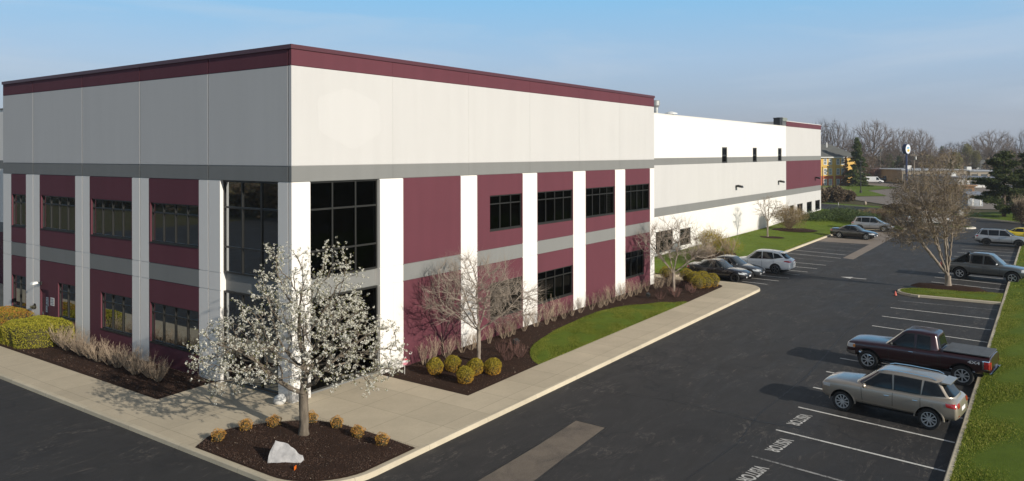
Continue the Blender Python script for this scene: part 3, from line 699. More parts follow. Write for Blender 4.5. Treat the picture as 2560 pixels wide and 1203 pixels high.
# --- blossoming pear on the corner island
LFT = Vector((-RT[0], -RT[1], 0)); TOC = Vector((-FW[0], -FW[1], 0))
def ell(l, t, z, rl, rz, w=1.0, rt_=None):   # offset l to picture-left, t towards the camera
    c = LFT * l + TOC * t; return (c.x, c.y, z, rl, rt_ or rl, rz, w)
pear = empty('blossoming_tree', (-1.85, -2.93, .04), 0, 'tree covered in white blossom on the mulch island at the building corner', 'tree')
tp = trunkpts(1.35, .15, (0, .02), .006, 3); nt = len(tp)
A = sample([ell(.2, 0, 3.0, 3.25, 1.25, 3.2), ell(2.3, 0, 2.5, 1.45, 1.25, .8), ell(-1.9, .2, 2.5, 1.6, .9, .8), ell(.65, 0, 4.9, 1.05, 1.35, .75), ell(-.9, .1, 4.7, 1.05, 1.6, .9), ell(.1, 0, 4.2, 2.2, 1.0, .9)], 1500, 5)
A = [a for a in A if a.z > 1.25 + .14 * max(0, 2.2 - math.hypot(a.x, a.y)) * 2]
nodes, par = colonize(A, tp, .16, 1.5, .28, 70, 2, .10, base=3)
r = radii(nodes, par, .15, .0045, 2.15)
split_trunk(pear, nodes, par, r, nt, M['bark'], 1.35)
cr = MB(); 
def fork_mesh(mb, nodes, par, r, nt):
    for i, p in enumerate(par):
        if i < nt: continue
        k = 8 if r[i] > .05 else (5 if r[i] > .02 else (4 if r[i] > .01 else 3)); a = nodes[p]; b = nodes[i]
        mb.tube(a, b + (b - a) * .05, min(r[p], r[i] * 1.4), r[i], k)
fork_mesh(cr, nodes, par, r, nt)
tips = []; twigs(cr, nodes, par, r, .014, 1.3, .36, 4, .55, .15, .004, 2, tips)
crown = cr.build('crown', M['bark'], pear)
cand = tips + [nodes[i] for i in range(nt, len(nodes)) if r[i] < .012]
rg = random.Random(9); rg.shuffle(cand); cand = cand[:5600]
print('pear nodes', len(nodes), 'tips', len(tips), 'cand', len(cand))
C = np.array([tuple(c) for c in cand]); C += nr.normal(0, .03, C.shape)
K = 13; CC = np.repeat(C, K, 0); off = nr.normal(size=CC.shape); off /= np.linalg.norm(off, axis=1)[:, None]; off *= nr.uniform(.5, 1, (len(CC), 1)) * np.repeat(nr.uniform(.022, .068, len(C)), K)[:, None]
npmesh('blossom', quads(CC + off, .041, asp=.85), 4, M['blossom'], crown)
CL = C[nr.random(len(C)) < .6]; CL = np.repeat(CL, 4, 0); npmesh('leaf', quads(CL + nr.normal(0, .05, CL.shape), .05, asp=.5), 4, M['budleaf'], crown)
# --- bare ornamental trees
def bare_tree(loc, label, ells, trunk_h, rt, natt, step, infl, kill, seed, tw=2, twl=.5, mat=None, name='bare_tree', budn=0, lean=(0, 0), tr0=.005, up=.1, rtw=.016, e=2.2, tup=.3, spr=.55, stems=()):
    root = empty(name, loc, 0, label, 'tree'); tp = trunkpts(trunk_h, .15, lean, .008, seed); nt = len(tp)
    nodes, par = colonize(sample(ells, natt, seed), tp, step, infl, kill, 80, seed, up, base=2, stems=stems); r = radii(nodes, par, rt, .005, e); mat = mat or M['bark_pale']
    split_trunk(root, nodes, par, r, nt, mat, trunk_h); cr = MB(); fork_mesh(cr, nodes, par, r, nt); tips = []
    twigs(cr, nodes, par, r, rtw, tw, twl, seed + 1, spr, tup, tr0, 3, tips); c = cr.build('crown', mat, root)
    if budn:
        B = np.array([tuple(t) for t in tips]); B = B[nr.integers(0, len(B), budn)] + nr.normal(0, .05, (budn, 3)); npmesh('bud', quads(B, .068, asp=.6), 4, M['budbrown'], c)
    print(label[:30], len(nodes), len(cr.f)); return root
M['budbrown'] = leafmat('brown_bud', [(.2, (.11, .075, .045)), (.6, (.25, .185, .105)), (.9, (.36, .32, .14))], .8, .2)
bare_tree((8.17, -2.37, .04), 'leafless spreading tree in the wall bed behind five clipped round shrubs', [ell(0, 0, 2.75, 2.75, 1.1, 3), ell(.3, 0, 3.7, 1.8, 1.0, 1.2), ell(-1.2, 0, 2.6, 1.9, 1.0, 1)], 1.4, .085, 1300, .15, 1.3, .28, 21, 3.6, .78, spr=.36, tr0=.0065, rtw=.012, stems=[(1.5, .3, 2.6), (-1.5, .2, 2.6), (.5, .8, 3.0), (-.4, -.6, 3.1), (.1, 0, 3.3), (.9, -.8, 2.4)])
bare_tree((29.03, -2.48, .04), 'leafless tree with wide low limbs in the mulch near the parked black sedan', [ell(.2, 0, 3.1, 2.5, 1.2, 3), ell(0, 0, 4.0, 1.7, .9, 1.2), ell(-1.4, 0, 2.5, 2.2, .9, 1)], 1.25, .10, 850, .17, 1.3, .30, 33, 3.6, .8, spr=.36, rtw=.013, tr0=.008, stems=[(1.3, .2, 2.9), (-1.7, .3, 2.7), (.5, .6, 3.2), (-.5, -.4, 3.5), (-1.0, .4, 2.2), (.9, -.8, 2.6)])
bare_tree((64.31, 1.96, .18), 'small leafless pale tree standing alone on the lawn bank', [ell(0, 0, 3.0, 1.7, 1.3, 3), ell(0, 0, 3.6, 1.2, .9, 1)], 1.6, .09, 330, .18, 1.4, .34, 45, 2.6, .6, mat=M['bark_pale'], tr0=.010, rtw=.02, stems=[(.8, 0, 3.2), (-.8, 0, 3.2), (0, .5, 3.4), (.2, -.5, 3.3)])
pi = gd(2370, 716, .15)
bare_tree((pi.x, pi.y, .18), 'large multi stemmed tree just breaking bud on the kerbed parking island', [ell(1.3, 0, 5.2, 2.5, 2.6, 3), ell(2.7, 0, 3.9, 1.6, 1.4, 1.1), ell(.2, 0, 6.8, 1.5, 2.0, 1.1), ell(-.1, .2, 4.5, 1.0, 1.8, .6)], .7, .19, 2600, .19, 2.2, .26, 57, 4.0, .75, mat=M['bark_pale'], name='budding_tree', budn=30000, tr0=.0075, up=.25, rtw=.022, e=2.0, tup=.45, spr=.34, stems=[(2.6, .1, 4.2), (1.9, .6, 5.4), (1.2, -.6, 5.8), (.6, .3, 6.4), (.1, -.2, 6.6), (-.25, .4, 5.5), (2.1, -.8, 3.8), (.8, .9, 4.8), (1.4, .2, 4.4)])
m_ = bed('tree_mulch_ring', [(pi.x + 1.0 * math.cos(R(a)) * (1.0), pi.y + 2.3 * math.sin(R(a))) for a in range(0, 360, 15)], .012, M['mulch'], .22, .3)
bed('tree_mulch_ring', [(64.4 + 1.1 * math.cos(R(a)), 1.7 + 1.5 * math.sin(R(a))) for a in range(0, 360, 20)], .165, M['mulch'], .06, .4)
bed('tree_mulch_ring', [(73.4 + 2.2 * math.cos(R(a)), 1.6 + 2.6 * math.sin(R(a))) for a in range(0, 360, 20)], .20, M['mulch'], .08, .5)
bed('tree_mulch_ring', [(47.0 + 3.6 * math.cos(R(a)), 1.6 + 1.8 * math.sin(R(a))) for a in range(0, 360, 20)], .13, M['mulch'], .10, .5)
# --- twiggy cut-back shrubs
def shrub_mesh(seed, h, stems, spread, r0=.011, nb=3):
    rg = random.Random(seed); mb = MB()
    for s in range(stems):
        a = rg.uniform(0, 2 * math.pi); lean = spread * rg.uniform(.25, 1.); p = Vector((math.cos(a) * .05, math.sin(a) * .05, -.03)); v = Vector((math.cos(a) * lean, math.sin(a) * lean, .75)).normalized(); L = h * rg.uniform(.65, 1.05); rr0 = r0 * rg.uniform(.8, 1.3)
        for q in range(5):
            b = p + v * L / 5; mb.tube(p, b, rr0 * (1 - q * .13), rr0 * (1 - (q + 1) * .13), 4)
            if q >= 1:
                for w in range(rg.choice((1, 1, 2)) if nb > 2 else 1):
                    d = (v + Vector((rg.gauss(0, .42), rg.gauss(0, .42), rg.gauss(0, .2) + .35))).normalized(); l = L * rg.uniform(.2, .42); mb.tube(b, b + d * l, rr0 * .5, rr0 * .25, 3)
                    if nb > 2: e = b + d * l * .5; d2 = (d + Vector((rg.gauss(0, .4), rg.gauss(0, .4), .3))).normalized(); mb.tube(e, e + d2 * l * .6, rr0 * .38, rr0 * .2, 3)
            p = b; v = (v + Vector((rg.gauss(0, .10), rg.gauss(0, .10), .16))).normalized()
    return mb
def mesh_of(mb, name, mat):
    o = mb.build(name, mat); me = o.data; bpy.data.objects.remove(o); return me
SH = [mesh_of(shrub_mesh(100 + i, 1.0, 15, .55), 'bare_shrub', M['twig']) for i in range(4)]
def put(name, me, x, y, z, label, cat, group=None, s=1.0, sz=None, rz=None):
    o = link(name, me, None, (x, y, z)); o.scale = (s, s, sz or s); o.rotation_euler = (0, 0, rnd.uniform(0, 6.28) if rz is None else rz); return tag(o, label, cat, group)
pl = ['in front of the burgundy panel next to the red and white sign', 'second from the sign, in front of the first burgundy panel', 'under the tree shadow on the first burgundy panel', 'at the right edge of the first burgundy panel', 'at the foot of the second sunlit pillar', 'just right of the bare tree trunk', 'below the ground floor window hidden by the bare tree', 'right below that half hidden window', 'left of the third sunlit pillar', 'at the foot of the third sunlit pillar', 'below the left half of the wide ground floor window',
      'below the right half of the wide ground floor window', 'left of the fourth sunlit pillar', 'at the foot of the fourth sunlit pillar', 'at the left edge of the windowless burgundy panel', 'in the middle of the windowless burgundy panel', 'at the right edge of the windowless burgundy panel', 'below the last ground floor window of the long wall', 'at the end pillar of the long wall', 'just past the end corner of the office block']
px = [(6.52, -.65), (7.07, -.67), (7.92, -.75), (8.99, -.75), (10.04, -.75), (11.05, -.77), (12.33, -.67), (13.18, -.73), (14.17, -.66), (15.28, -.67), (16.95, -.74), (17.77, -.88), (19.63, -.81), (20.78, -.9), (21.58, -1.05), (23.26, -.95), (24.82, -.98), (27.25, -.9), (29.19, -1.15), (30.6, -1.4)]
for i, ((x, y), l) in enumerate(zip(px, pl)):
    put('bare_shrub', SH[i % 4], x, y, .04, 'bare twiggy shrub ' + l, 'shrub', 'bare shrubs in a row along the sunlit wall', rnd.uniform(.72, 1.08))
extra = [(9.6, -.8), (16.1, -.8), (18.7, -.85), (22.4, -1.0), (24.1, -1.0), (25.8, -.95), (26.5, -1.0), (28.1, -1.0), (29.9, -1.2), (12.7, -.75), (31.6, -1.7), (32.3, -1.0)]
for i, (x, y) in enumerate(extra):
    put('bare_shrub', SH[(i + 2) % 4], x, y, .04, 'bare stems filling the row between neighbouring shrubs along the sunlit wall', 'shrub', 'infill shrubs in the row along the sunlit wall', rnd.uniform(.6, .95))
SL = [mesh_of(shrub_mesh(200 + i, 1.05, 34, .85, .011), 'bare_shrub', M['twig']) for i in range(4)]
ll = ['nearest the entrance, thin and standing slightly apart', 'second from the entrance', 'third from the entrance', 'fourth from the entrance', 'fifth from the entrance', 'at the middle of the dense row', 'just beyond the middle of the dense row', 'sixth from the far hedge', 'fifth from the far hedge', 'fourth from the hedge', 'third from the hedge', 'second from the hedge', 'touching the green hedge']
for i, l in enumerate(ll):
    t = i / 12; put('bare_shrub', SL[i % 4], -1.45 + .35 * t + rnd.uniform(-.1, .1), 6.5 + 9.9 * t, .04, 'tan bare shrub on the shaded side, ' + l, 'shrub', 'dense row of bare shrubs by the shaded wall', rnd.uniform(.68, .9))
SR = [mesh_of(shrub_mesh(300 + i, .5, 22, .9, .007), 'small_shrub', M['twig_red']) for i in range(2)]
for i, ((x, y), l) in enumerate(zip([(9.09, -3.24), (9.96, -3.33), (10.65, -2.51), (10.05, -2.26), (30.82, -2.17), (29.18, -3.7), (31.75, -3.52), (26.1, -2.83), (27.29, -3.39), (30.0, -3.1), (28.0, -2.9)],
        ['nearest the bare tree', 'beside the pointed end of the lawn strip', 'behind the others near the ground spotlight', 'left of the ground spotlight', 'behind the second bare tree', 'in front of the second bare tree', 'near the group of golden round shrubs', 'at the far tip of the lawn strip', 'right of the far tip of the lawn strip', 'beside the trunk of the second bare tree', 'left of the second bare tree'])):
    put('small_shrub', SR[i % 2], x, y, .03, 'low reddish leafless shrub ' + l, 'shrub', 'low reddish shrubs in the mulch', rnd.uniform(.85, 1.2))
# --- clipped balls and mounds
def ball(rx, rz, n, leaf, seed, lump=.06, inner=.88, asp=.5, ry=None):
    rng = np.random.default_rng(seed); v = rng.normal(size=(n, 3)); v /= np.linalg.norm(v, axis=1)[:, None]; v[:, 2] = np.abs(v[:, 2]) * np.where(rng.random(n) < .66, 1, -.98)
    l = 1 + lump * (np.sin(v[:, 0] * 5 + seed) + np.sin(v[:, 1] * 6 + 2 * seed) + np.sin(v[:, 2] * 7)) / 1.5
    rad = l * rng.uniform(inner, 1.02, n); return np.stack([v[:, 0] * rx * rad, v[:, 1] * (ry or rx) * rad, rz * .55 + v[:, 2] * rz * .55 * rad], 1), v
def shrub_ball(name, loc, label, cat, group, rx, rz, mat, n=2600, leaf=.045, seed=1, core=True, ry=None, rzrot=0, lump=.06):
    P_, v = ball(rx, rz, n, leaf, seed, lump, ry=ry); Q = quads(P_, leaf, v, .25)
    root = npmesh(name, Q, 4, mat); root.location = loc; root.rotation_euler = (0, 0, rzrot); tag(root, label, cat, group)
    if core:
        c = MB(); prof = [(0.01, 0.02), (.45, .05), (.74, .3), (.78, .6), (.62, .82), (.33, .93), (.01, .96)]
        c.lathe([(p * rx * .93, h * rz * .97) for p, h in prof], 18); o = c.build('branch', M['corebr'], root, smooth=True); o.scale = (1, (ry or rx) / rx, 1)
    return root
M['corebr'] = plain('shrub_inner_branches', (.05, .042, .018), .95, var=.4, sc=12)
M['box1'] = leafmat('boxwood_leaf', [(.15, (.18, .165, .015)), (.5, (.31, .25, .025)), (.85, (.46, .33, .045))], .7, .2, zs=(.15, .78, (.58, .27, .035), .5), nscale=5)
M['spirea'] = leafmat('golden_leaf', [(.15, (.38, .22, .03)), (.5, (.55, .30, .05)), (.85, (.58, .22, .09))], .75, .2, zs=(.02, .22, (.20, .17, .03), .2), nscale=9)
M['hedge'] = leafmat('hedge_leaf', [(.15, (.18, .185, .015)), (.5, (.32, .30, .03)), (.85, (.46, .37, .05))], .75, .2, nscale=1.2)
for i, ((x, y), l) in enumerate(zip([(5.55, -2.1), (6.2, -2.55), (5.25, -3.95), (6.35, -3.55), (6.95, -4.1)], ['leftmost of the five by the sign', 'rear one, second from the left', 'front one nearest the sidewalk', 'between the front one and the tree trunk', 'rightmost of the five, below the tree trunk'])):
    g = gd(*[(1087, 945), (1132, 938), (1163, 968), (1189, 946), (1233, 945)][i]); shrub_ball('round_shrub', (g.x + .25, g.y + .2, .03), 'clipped green and orange ball shrub, ' + l, 'shrub', 'five round shrubs under the bare tree', .36, .64, M['box1'], 3400, .042, 20 + i)
for i, ((sx, sy), l) in enumerate(zip([(1668, 700), (1718, 706), (1738, 715), (1756, 713), (1745, 726), (1765, 724), (1782, 720)], ['leftmost beside the second bare tree', 'at the back next to the black sedan', 'in the back row, second from the left', 'in the back row, third from the left', 'at the front left of the group', 'at the front centre of the group', 'rightmost beside the sidewalk'])):
    g = gd(sx, sy); shrub_ball('round_shrub', (g.x + .2, g.y + .1, .03), 'olive round shrub ' + l, 'shrub', 'round shrubs by the parked sedans', .52, .85, M['box1'], 2200, .05, 40 + i)
for i, ((sx, sy), l) in enumerate(zip([(545, 1106), (614, 1079), (686, 1069), (778, 1060), (842, 1073), (895, 1096), (955, 1116)], ['at the left tip of the corner island', 'second from the left on the corner island', 'left of the blossoming trunk', 'just behind the blossoming trunk', 'first to the right of the trunk', 'second to the right of the trunk', 'at the right end of the corner island'])):
    g = gd(sx, sy); shrub_ball('golden_shrub', (g.x, g.y, .03), 'small golden orange shrub ' + l, 'shrub', 'small golden shrubs round the corner island', .22, .36, M['spirea'], 900, .032, 60 + i, lump=.16)
# rounded hedges at the far left
def mound(name, loc, rz, L, Wd, H, n, mat, label, leaf=.06, seed=3):
    rng = np.random.default_rng(seed); u = rng.uniform(0, 2 * math.pi, n); w = rng.uniform(0, 1, n) ** .6; e = 3.2
    k = np.abs(np.cos(u)) ** e + np.abs(np.sin(u)) ** e; rr_ = k ** (-1 / e); top = rng.random(n) < .55
    q = np.where(top, w, 1.0); z = np.where(top, (1 - q ** 4) ** (1 / 2.5) * .35 + .65, rng.uniform(0, .75, n)); wob = 1 + .03 * np.sin(u * 7) + .02 * np.sin(u * 13 + z * 5)
    P_ = np.stack([np.cos(u) * rr_ * q * L / 2 * wob, np.sin(u) * rr_ * q * Wd / 2 * wob, z * H * (1 + .03 * np.sin(u * 5 + q * 6))], 1); P_ += rng.normal(0, .018, P_.shape)
    o = npmesh(name, quads(P_, leaf, None, 0, .5, rng), 4, mat); o.location = loc; o.rotation_euler = (0, 0, rz); tag(o, label, 'hedge'); c = MB()
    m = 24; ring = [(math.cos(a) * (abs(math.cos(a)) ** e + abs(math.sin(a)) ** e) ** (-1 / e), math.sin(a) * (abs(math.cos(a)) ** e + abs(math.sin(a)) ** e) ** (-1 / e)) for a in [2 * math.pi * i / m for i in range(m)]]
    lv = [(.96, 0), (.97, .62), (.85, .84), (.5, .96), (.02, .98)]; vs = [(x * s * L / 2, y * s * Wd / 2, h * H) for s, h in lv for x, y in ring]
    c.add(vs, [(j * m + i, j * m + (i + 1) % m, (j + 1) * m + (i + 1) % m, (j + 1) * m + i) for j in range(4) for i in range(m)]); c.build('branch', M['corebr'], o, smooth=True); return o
M['hedge2'] = leafmat('autumn_hedge_leaf', [(.15, (.17, .16, .016)), (.42, (.28, .24, .03)), (.62, (.45, .20, .035)), (.9, (.46, .13, .035))], .75, .2, nscale=.9)
mound('rounded_hedge', (-1.15, 17.9, .0), R(90), 3.7, 2.5, 1.02, 16000, M['hedge'], 'large rounded yellow green hedge in front, at the end of the bare shrub row')
mound('rounded_hedge', (-.95, 22.2, .0), R(88), 3.6, 2.2, .98, 11000, M['hedge2'], 'rounded hedge with orange patches behind the front hedge, below the far window', seed=5)
mound('rounded_hedge', (-2.0, 21.0, .0), R(80), 1.4, 1.5, .8, 6000, M['hedge2'], 'orange red end of the hedge row cut by the left picture edge', seed=6)
# bushes on the bank
def big_bush(loc, label, rx, rz, leafm, n, leaf, stems, seed, stemm, name='bush', ry=None):
    root = empty(name, loc, 0, label, 'bush'); m = shrub_mesh(seed, rz * 1.02, stems, rx / rz * 1.05, .016, 3); m.build('stem', stemm, root)
    if n: P_, v = ball(rx, rz, n, leaf, seed, .10, .55, ry=ry); npmesh('foliage', quads(P_, leaf, v, .1), 4, leafm, root)
    return root
M['forsythia'] = leafmat('yellow_bud', [(.15, (.20, .17, .02)), (.5, (.36, .28, .025)), (.85, (.50, .36, .04))], .8, .2)
M['tanleaf'] = leafmat('tan_leaf', [(.15, (.14, .10, .05)), (.5, (.24, .18, .085)), (.85, (.30, .24, .10))], .8, .2)
g = gd(1790, 640, .1); big_bush((g.x + .3, g.y + .6, .12), 'dome shaped yellow green bush against the white warehouse wall', 1.35, 2.1, M['forsythia'], 6500, .07, 60, 401, M['twig'])
g = gd(1822, 642, .1); big_bush((g.x + .2, g.y, .12), 'loose yellow flowering bush right of the dome shaped bush', 1.2, 1.5, M['forsythia'], 1800, .06, 60, 402, M['twig'])
g = gd(1765, 646, .1); big_bush((g.x, g.y, .12), 'low tangled tan bush left of the yellow bushes', 1.5, 1.1, M['tanleaf'], 700, .06, 90, 403, M['twig'])
g = gd(1735, 652, .1); big_bush((g.x, g.y - .3, .12), 'low bare brown bush behind the parked dark sedan', 1.4, 1.0, M['tanleaf'], 300, .06, 90, 404, M['twig'])
big_bush((73.4, 2.2, .25), 'big rounded tan bush on its own mulch ring by the warehouse', 2.2, 2.5, M['tanleaf'], 9000, .09, 120, 405, M['twig'])
M['juniper'] = leafmat('juniper_spray', [(.15, (.035, .060, .022)), (.5, (.070, .105, .035)), (.85, (.11, .14, .05))], .8, .15)
def juniper(loc, label, rx, ry, h, n, seed, rz=0):
    rng = np.random.default_rng(seed); C = rng.uniform(-1, 1, (34, 2)); C = C[(C ** 2).sum(1) < 1]; P_ = []
    for c in C:
        k = n // len(C); d = rng.normal(size=(k, 3)) * [.25 * rx, .25 * ry, .14 * h]; hh = h * (1 - .5 * (c ** 2).sum()) * rng.uniform(.5, 1.); P_.append(d + [c[0] * rx, c[1] * ry, hh * .72])
    P_ = np.concatenate(P_); P_ = P_[P_[:, 2] > .02]; o = npmesh('juniper', quads(P_, .22, (.3, -.3, .9), .35, .3, rng), 4, M['juniper']); o.location = loc; o.rotation_euler = (0, 0, rz); return tag(o, label, 'shrub', 'spreading junipers at the corner of the warehouse')
juniper((88, 2.2, .2), 'spreading green juniper nearest the warehouse corner', 3.4, 1.8, 1.6, 5200, 1)
juniper((93.5, 0.4, .2), 'spreading green juniper in the middle of the bed behind the silver car', 4.0, 2.2, 1.7, 6400, 2)
juniper((89.5, -2.6, .15), 'spreading green juniper behind the parked black car', 3.4, 2.0, 1.4, 5200, 3)
big_bush((96, -3.6, .1), 'low dark brown bush at the kerb beyond the silver car', 3.2, 1.4, M['tanleaf'], 2600, .12, 120, 407, M['twig_red'])
# ------------------------------------------------------------------ grass blades and wood chips
def inpoly(P_, poly):
    x, y = P_[:, 0], P_[:, 1]; c = np.zeros(len(P_), bool); n = len(poly); j = n - 1
    for i in range(n):
        xi, yi = poly[i]; xj, yj = poly[j]; k = ((yi > y) != (yj > y)) & (x < (xj - xi) * (y - yi) / (yj - yi + 1e-12) + xi); c ^= k; j = i
    return c
def blades(name, poly, n, h, z=.01, wd=.018, seed=0, zf=None, near=None, mat=None):
    rng = np.random.default_rng(seed); xs = [p[0] for p in poly]; ys = [p[1] for p in poly]
    P_ = np.stack([rng.uniform(min(xs), max(xs), n), rng.uniform(min(ys), max(ys), n)], 1); P_ = P_[inpoly(P_, poly)]; n = len(P_)
    zz = np.full(n, z) if zf is None else np.array([zf(a, b) for a, b in P_]); clump = .7 + .5 * np.sin(P_[:, 0] * 1.3 + np.sin(P_[:, 1] * .9) * 2) * np.sin(P_[:, 1] * 1.7)
    a = rng.uniform(0, 2 * math.pi, n); w = wd * rng.uniform(.6, 1.4, n); hh = h * rng.uniform(.5, 1.2, n) * clump; l = rng.normal(0, .45, (n, 2)) * hh[:, None]
    b0 = np.stack([P_[:, 0] - np.cos(a) * w, P_[:, 1] - np.sin(a) * w, zz], 1); b1 = np.stack([P_[:, 0] + np.cos(a) * w, P_[:, 1] + np.sin(a) * w, zz], 1); t = np.stack([P_[:, 0] + l[:, 0], P_[:, 1] + l[:, 1], zz + hh], 1)
    return tag(npmesh(name, np.stack([b0, b1, t], 1).reshape(-1, 3), 3, mat or M['blade']), 'short green turf blades on the ' + name.replace('_', ' '), 'grass', kind='stuff')
blades('lawn_strip_grass', lawnA, 120000, .085, .015, .011, 1)
blades('right_lawn_grass', [(4, -20.5), (38, -20.5), (42, -26), (14, -23.4), (4, -22.6)], 190000, .075, .02, .014, 2)
blades('far_right_lawn_grass', [(38, -20.5), (75, -20.5), (79, -23), (78, -28), (42, -26)], 60000, .055, .03, .022, 3)
blades('island_lawn_grass', isl_in, 26000, .05, .02, .014, 4)
blades('lawn_bank_grass', [(35.5, .4), (46.6, .4), (50.7, -2.4), (81.2, -2.4), (83.6, -8), (95, -3), (101, 2), (102.3, 5.3), (31.8, 5.3)], 130000, .055, .02, .026, 5, zf=lambda x, y: .02 + bankh(x, y))
def chips(name, poly, n, seed, s0=.03, mat=None, zf=.045):
    rng = np.random.default_rng(seed); xs = [p[0] for p in poly]; ys = [p[1] for p in poly]; P_ = np.stack([rng.uniform(min(xs), max(xs), n), rng.uniform(min(ys), max(ys), n), rng.uniform(.03, .075, n)], 1); P_ = P_[inpoly(P_, poly)]
    sm = [(p[0] * .985 + np.mean(xs) * .015, p[1] * .985 + np.mean(ys) * .015) for p in poly]; P_ = P_[inpoly(P_, sm)]
    k = rng.random(len(P_)) < .03
    return tag(npmesh(name, quads(P_, s0 * np.where(k, 1.1, 1.), (0, 0, 1), .55, .45, rng), 4, [M['chip'], M['chip2']], mi=k.astype(int)), 'dark brown bark chips strewn over the ' + name.replace('_chips', '').replace('_', ' '), 'bark chips', kind='stuff')
chips('corner_bed_chips', island, 26000, 1, .035); chips('left_bed_chips', [(-2.5, 4.6), (-.05, 4.8), (-.05, 19), (-2.5, 19)], 16000, 2, .045); chips('wall_bed_chips', bedR, 42000, 3, .05)
# ------------------------------------------------------------------ small things on the corner
g = gd(715, 1158)
bk = bmesh.new(); out = [(-.56, -.03), (-.45, .0), (.50, -.02), (.60, .10), (.56, .24), (.36, .34), (.20, .50), (.02, .60), (-.22, .66), (-.42, .70), (-.46, .58), (-.52, .40), (-.55, .2)]
fr_ = [bk.verts.new((x, -.10 - .05 * (y < .1), y)) for x, y in out]; bk_ = [bk.verts.new((x * .88, .13, y * .88)) for x, y in out]
bk.faces.new(fr_); bk.faces.new(bk_[::-1]); [bk.faces.new((fr_[i], bk_[i], bk_[(i + 1) % len(out)], fr_[(i + 1) % len(out)])) for i in range(len(out))]
bmesh.ops.triangulate(bk, faces=bk.faces[:]); bmesh.ops.subdivide_edges(bk, edges=bk.edges[:], cuts=3, use_grid_fill=True)
from mathutils import noise as mn
for v in bk.verts: v.co += Vector((mn.noise(v.co * 4), mn.noise(v.co * 4 + Vector((5, 1, 0))), mn.noise(v.co * 4 + Vector((0, 7, 3))))) * .045
bmesh.ops.recalc_face_normals(bk, faces=bk.faces[:])
me = bpy.data.meshes.new('boulder'); bk.to_mesh(me); bk.free(); me.materials.append(plain('pale_limestone', (.40, .385, .375), .85, var=.2, sc=5, bump=.5)); o = link('engraved_boulder', me, None, (g.x, g.y, .0)); o.rotation_euler = (R(-24), 0, R(-56)); o.scale = (.9, .9, .88); tag(o, 'pale grey flat faced boulder lying in the corner mulch island', 'boulder')
q = MB(); rgb = random.Random(4)
for row, (x0, x1, z) in enumerate(((-.20, .12, .46), (-.34, .26, .36), (-.28, .20, .29))):
    x = x0
    while x < x1: q.box(x, x + .022, -.168, -.158, z - .012, z + .012); x += rgb.uniform(.03, .05)
g = gd(738, 1180)
mk = empty('orange_marker', (g.x, g.y, .05), R(30), 'small bright orange marker lying on the corner mulch', 'marker')
q = MB(); q.box(-.07, .07, -.006, .006, .02, .12); q.box(-.05, .05, -.02, .008, .10, .125); q.build('flag', plain('orange_plastic', (.75, .15, .01), .5), mk); q = MB(); q.tube((0, .002, -.05), (.01, .02, .16), .006, .006, 6); q.build('stake', M['frame'], mk)
g = gd(700, 1010)
bm = bmesh.new(); bmesh.ops.create_icosphere(bm, subdivisions=3, radius=1)
for v in bm.verts: v.co *= 1 + .12 * mn.noise(v.co * 1.6); v.co = Vector((v.co.x * .24, v.co.y * .2, v.co.z * .20 + .16))
me = bpy.data.meshes.new('rock'); bm.to_mesh(me); bm.free(); me.shade_smooth(); me.materials.append(plain('white_stone', (.60, .585, .55), .85, var=.15, bump=.3))
tag(link('white_rock', me, None, (g.x, g.y, 0)), 'round white rock at the foot of the corner pillar behind the blossoming tree', 'rock')
# security sign
sg = empty('yard_sign', (4.95, -.98, .04), 0, 'small red and white octagonal sign on a white stake by the entrance pillar', 'sign')
q = MB(); q.tube((0, 0, -.05), (0, 0, .46), .012, .012, 8, caps=True); q.build('post', M['white'], sg)
oc = [(math.cos(R(22.5 + 45 * i)) * .155, math.sin(R(22.5 + 45 * i)) * .155) for i in range(8)]
dirn = Vector((CAM[0] - 4.95, CAM[1] + .98, 0)).normalized(); ang = math.atan2(dirn.y, dirn.x)
def octo(name, clip0, clip1, off, mat):
    pts = [(x, y) for x, y in oc]; bm = bmesh.new(); f = bm.faces.new([bm.verts.new((0, x, y)) for x, y in pts])
    for z, inner in ((clip0, True), (clip1, False)): bmesh.ops.bisect_plane(bm, geom=bm.verts[:] + bm.edges[:] + bm.faces[:], plane_co=(0, 0, z), plane_no=(0, 0, 1), clear_inner=inner, clear_outer=not inner)
    ex = bmesh.ops.extrude_face_region(bm, geom=bm.faces[:]); [setattr(v.co, 'x', v.co.x + .012) for v in ex['geom'] if isinstance(v, bmesh.types.BMVert)]
    me = bpy.data.meshes.new(name); bm.to_mesh(me); bm.free(); me.materials.append(mat); o = link(name, me, sg, (off * math.cos(ang), off * math.sin(ang), .56)); o.rotation_euler = (0, 0, ang)
red = plain('sign_red', (.50, .03, .06), .5, var=.04); wht = plain('sign_white', (.75, .72, .72), .5, var=.04)
octo('red_panel', .045, .2, .012, red); octo('white_band', -.045, .044, .012, wht); octo('lower_panel', -.2, -.046, .012, plain('sign_pink', (.60, .22, .26), .5, var=.04))
for (x, y, l) in ((11.42, -2.09, 'ground spotlight in the mulch right of the first bare tree'), (25.92, -2.1, 'ground spotlight in the mulch near the far tip of the lawn strip')):
    fl_ = empty('ground_spotlight', (x, y, .04), 0, l, 'spotlight', 'ground spotlights aimed at the wall'); q = MB(); q.tube((0, 0, -.05), (0, 0, .16), .02, .02, 6, caps=True); q.build('stake', M['frame'], fl_)
    q = MB(); q.add([(-.14, -.10, .12), (.14, -.10, .12), (.17, .10, .16), (-.17, .10, .16), (-.12, -.14, .26), (.12, -.14, .26), (.17, .06, .36), (-.17, .06, .36)], [(3, 2, 1, 0), (4, 5, 6, 7), (0, 1, 5, 4), (1, 2, 6, 5), (2, 3, 7, 6), (3, 0, 4, 7)]); q.build('housing', M['frame'], fl_)
q = MB()
tag(None, None) if False else None
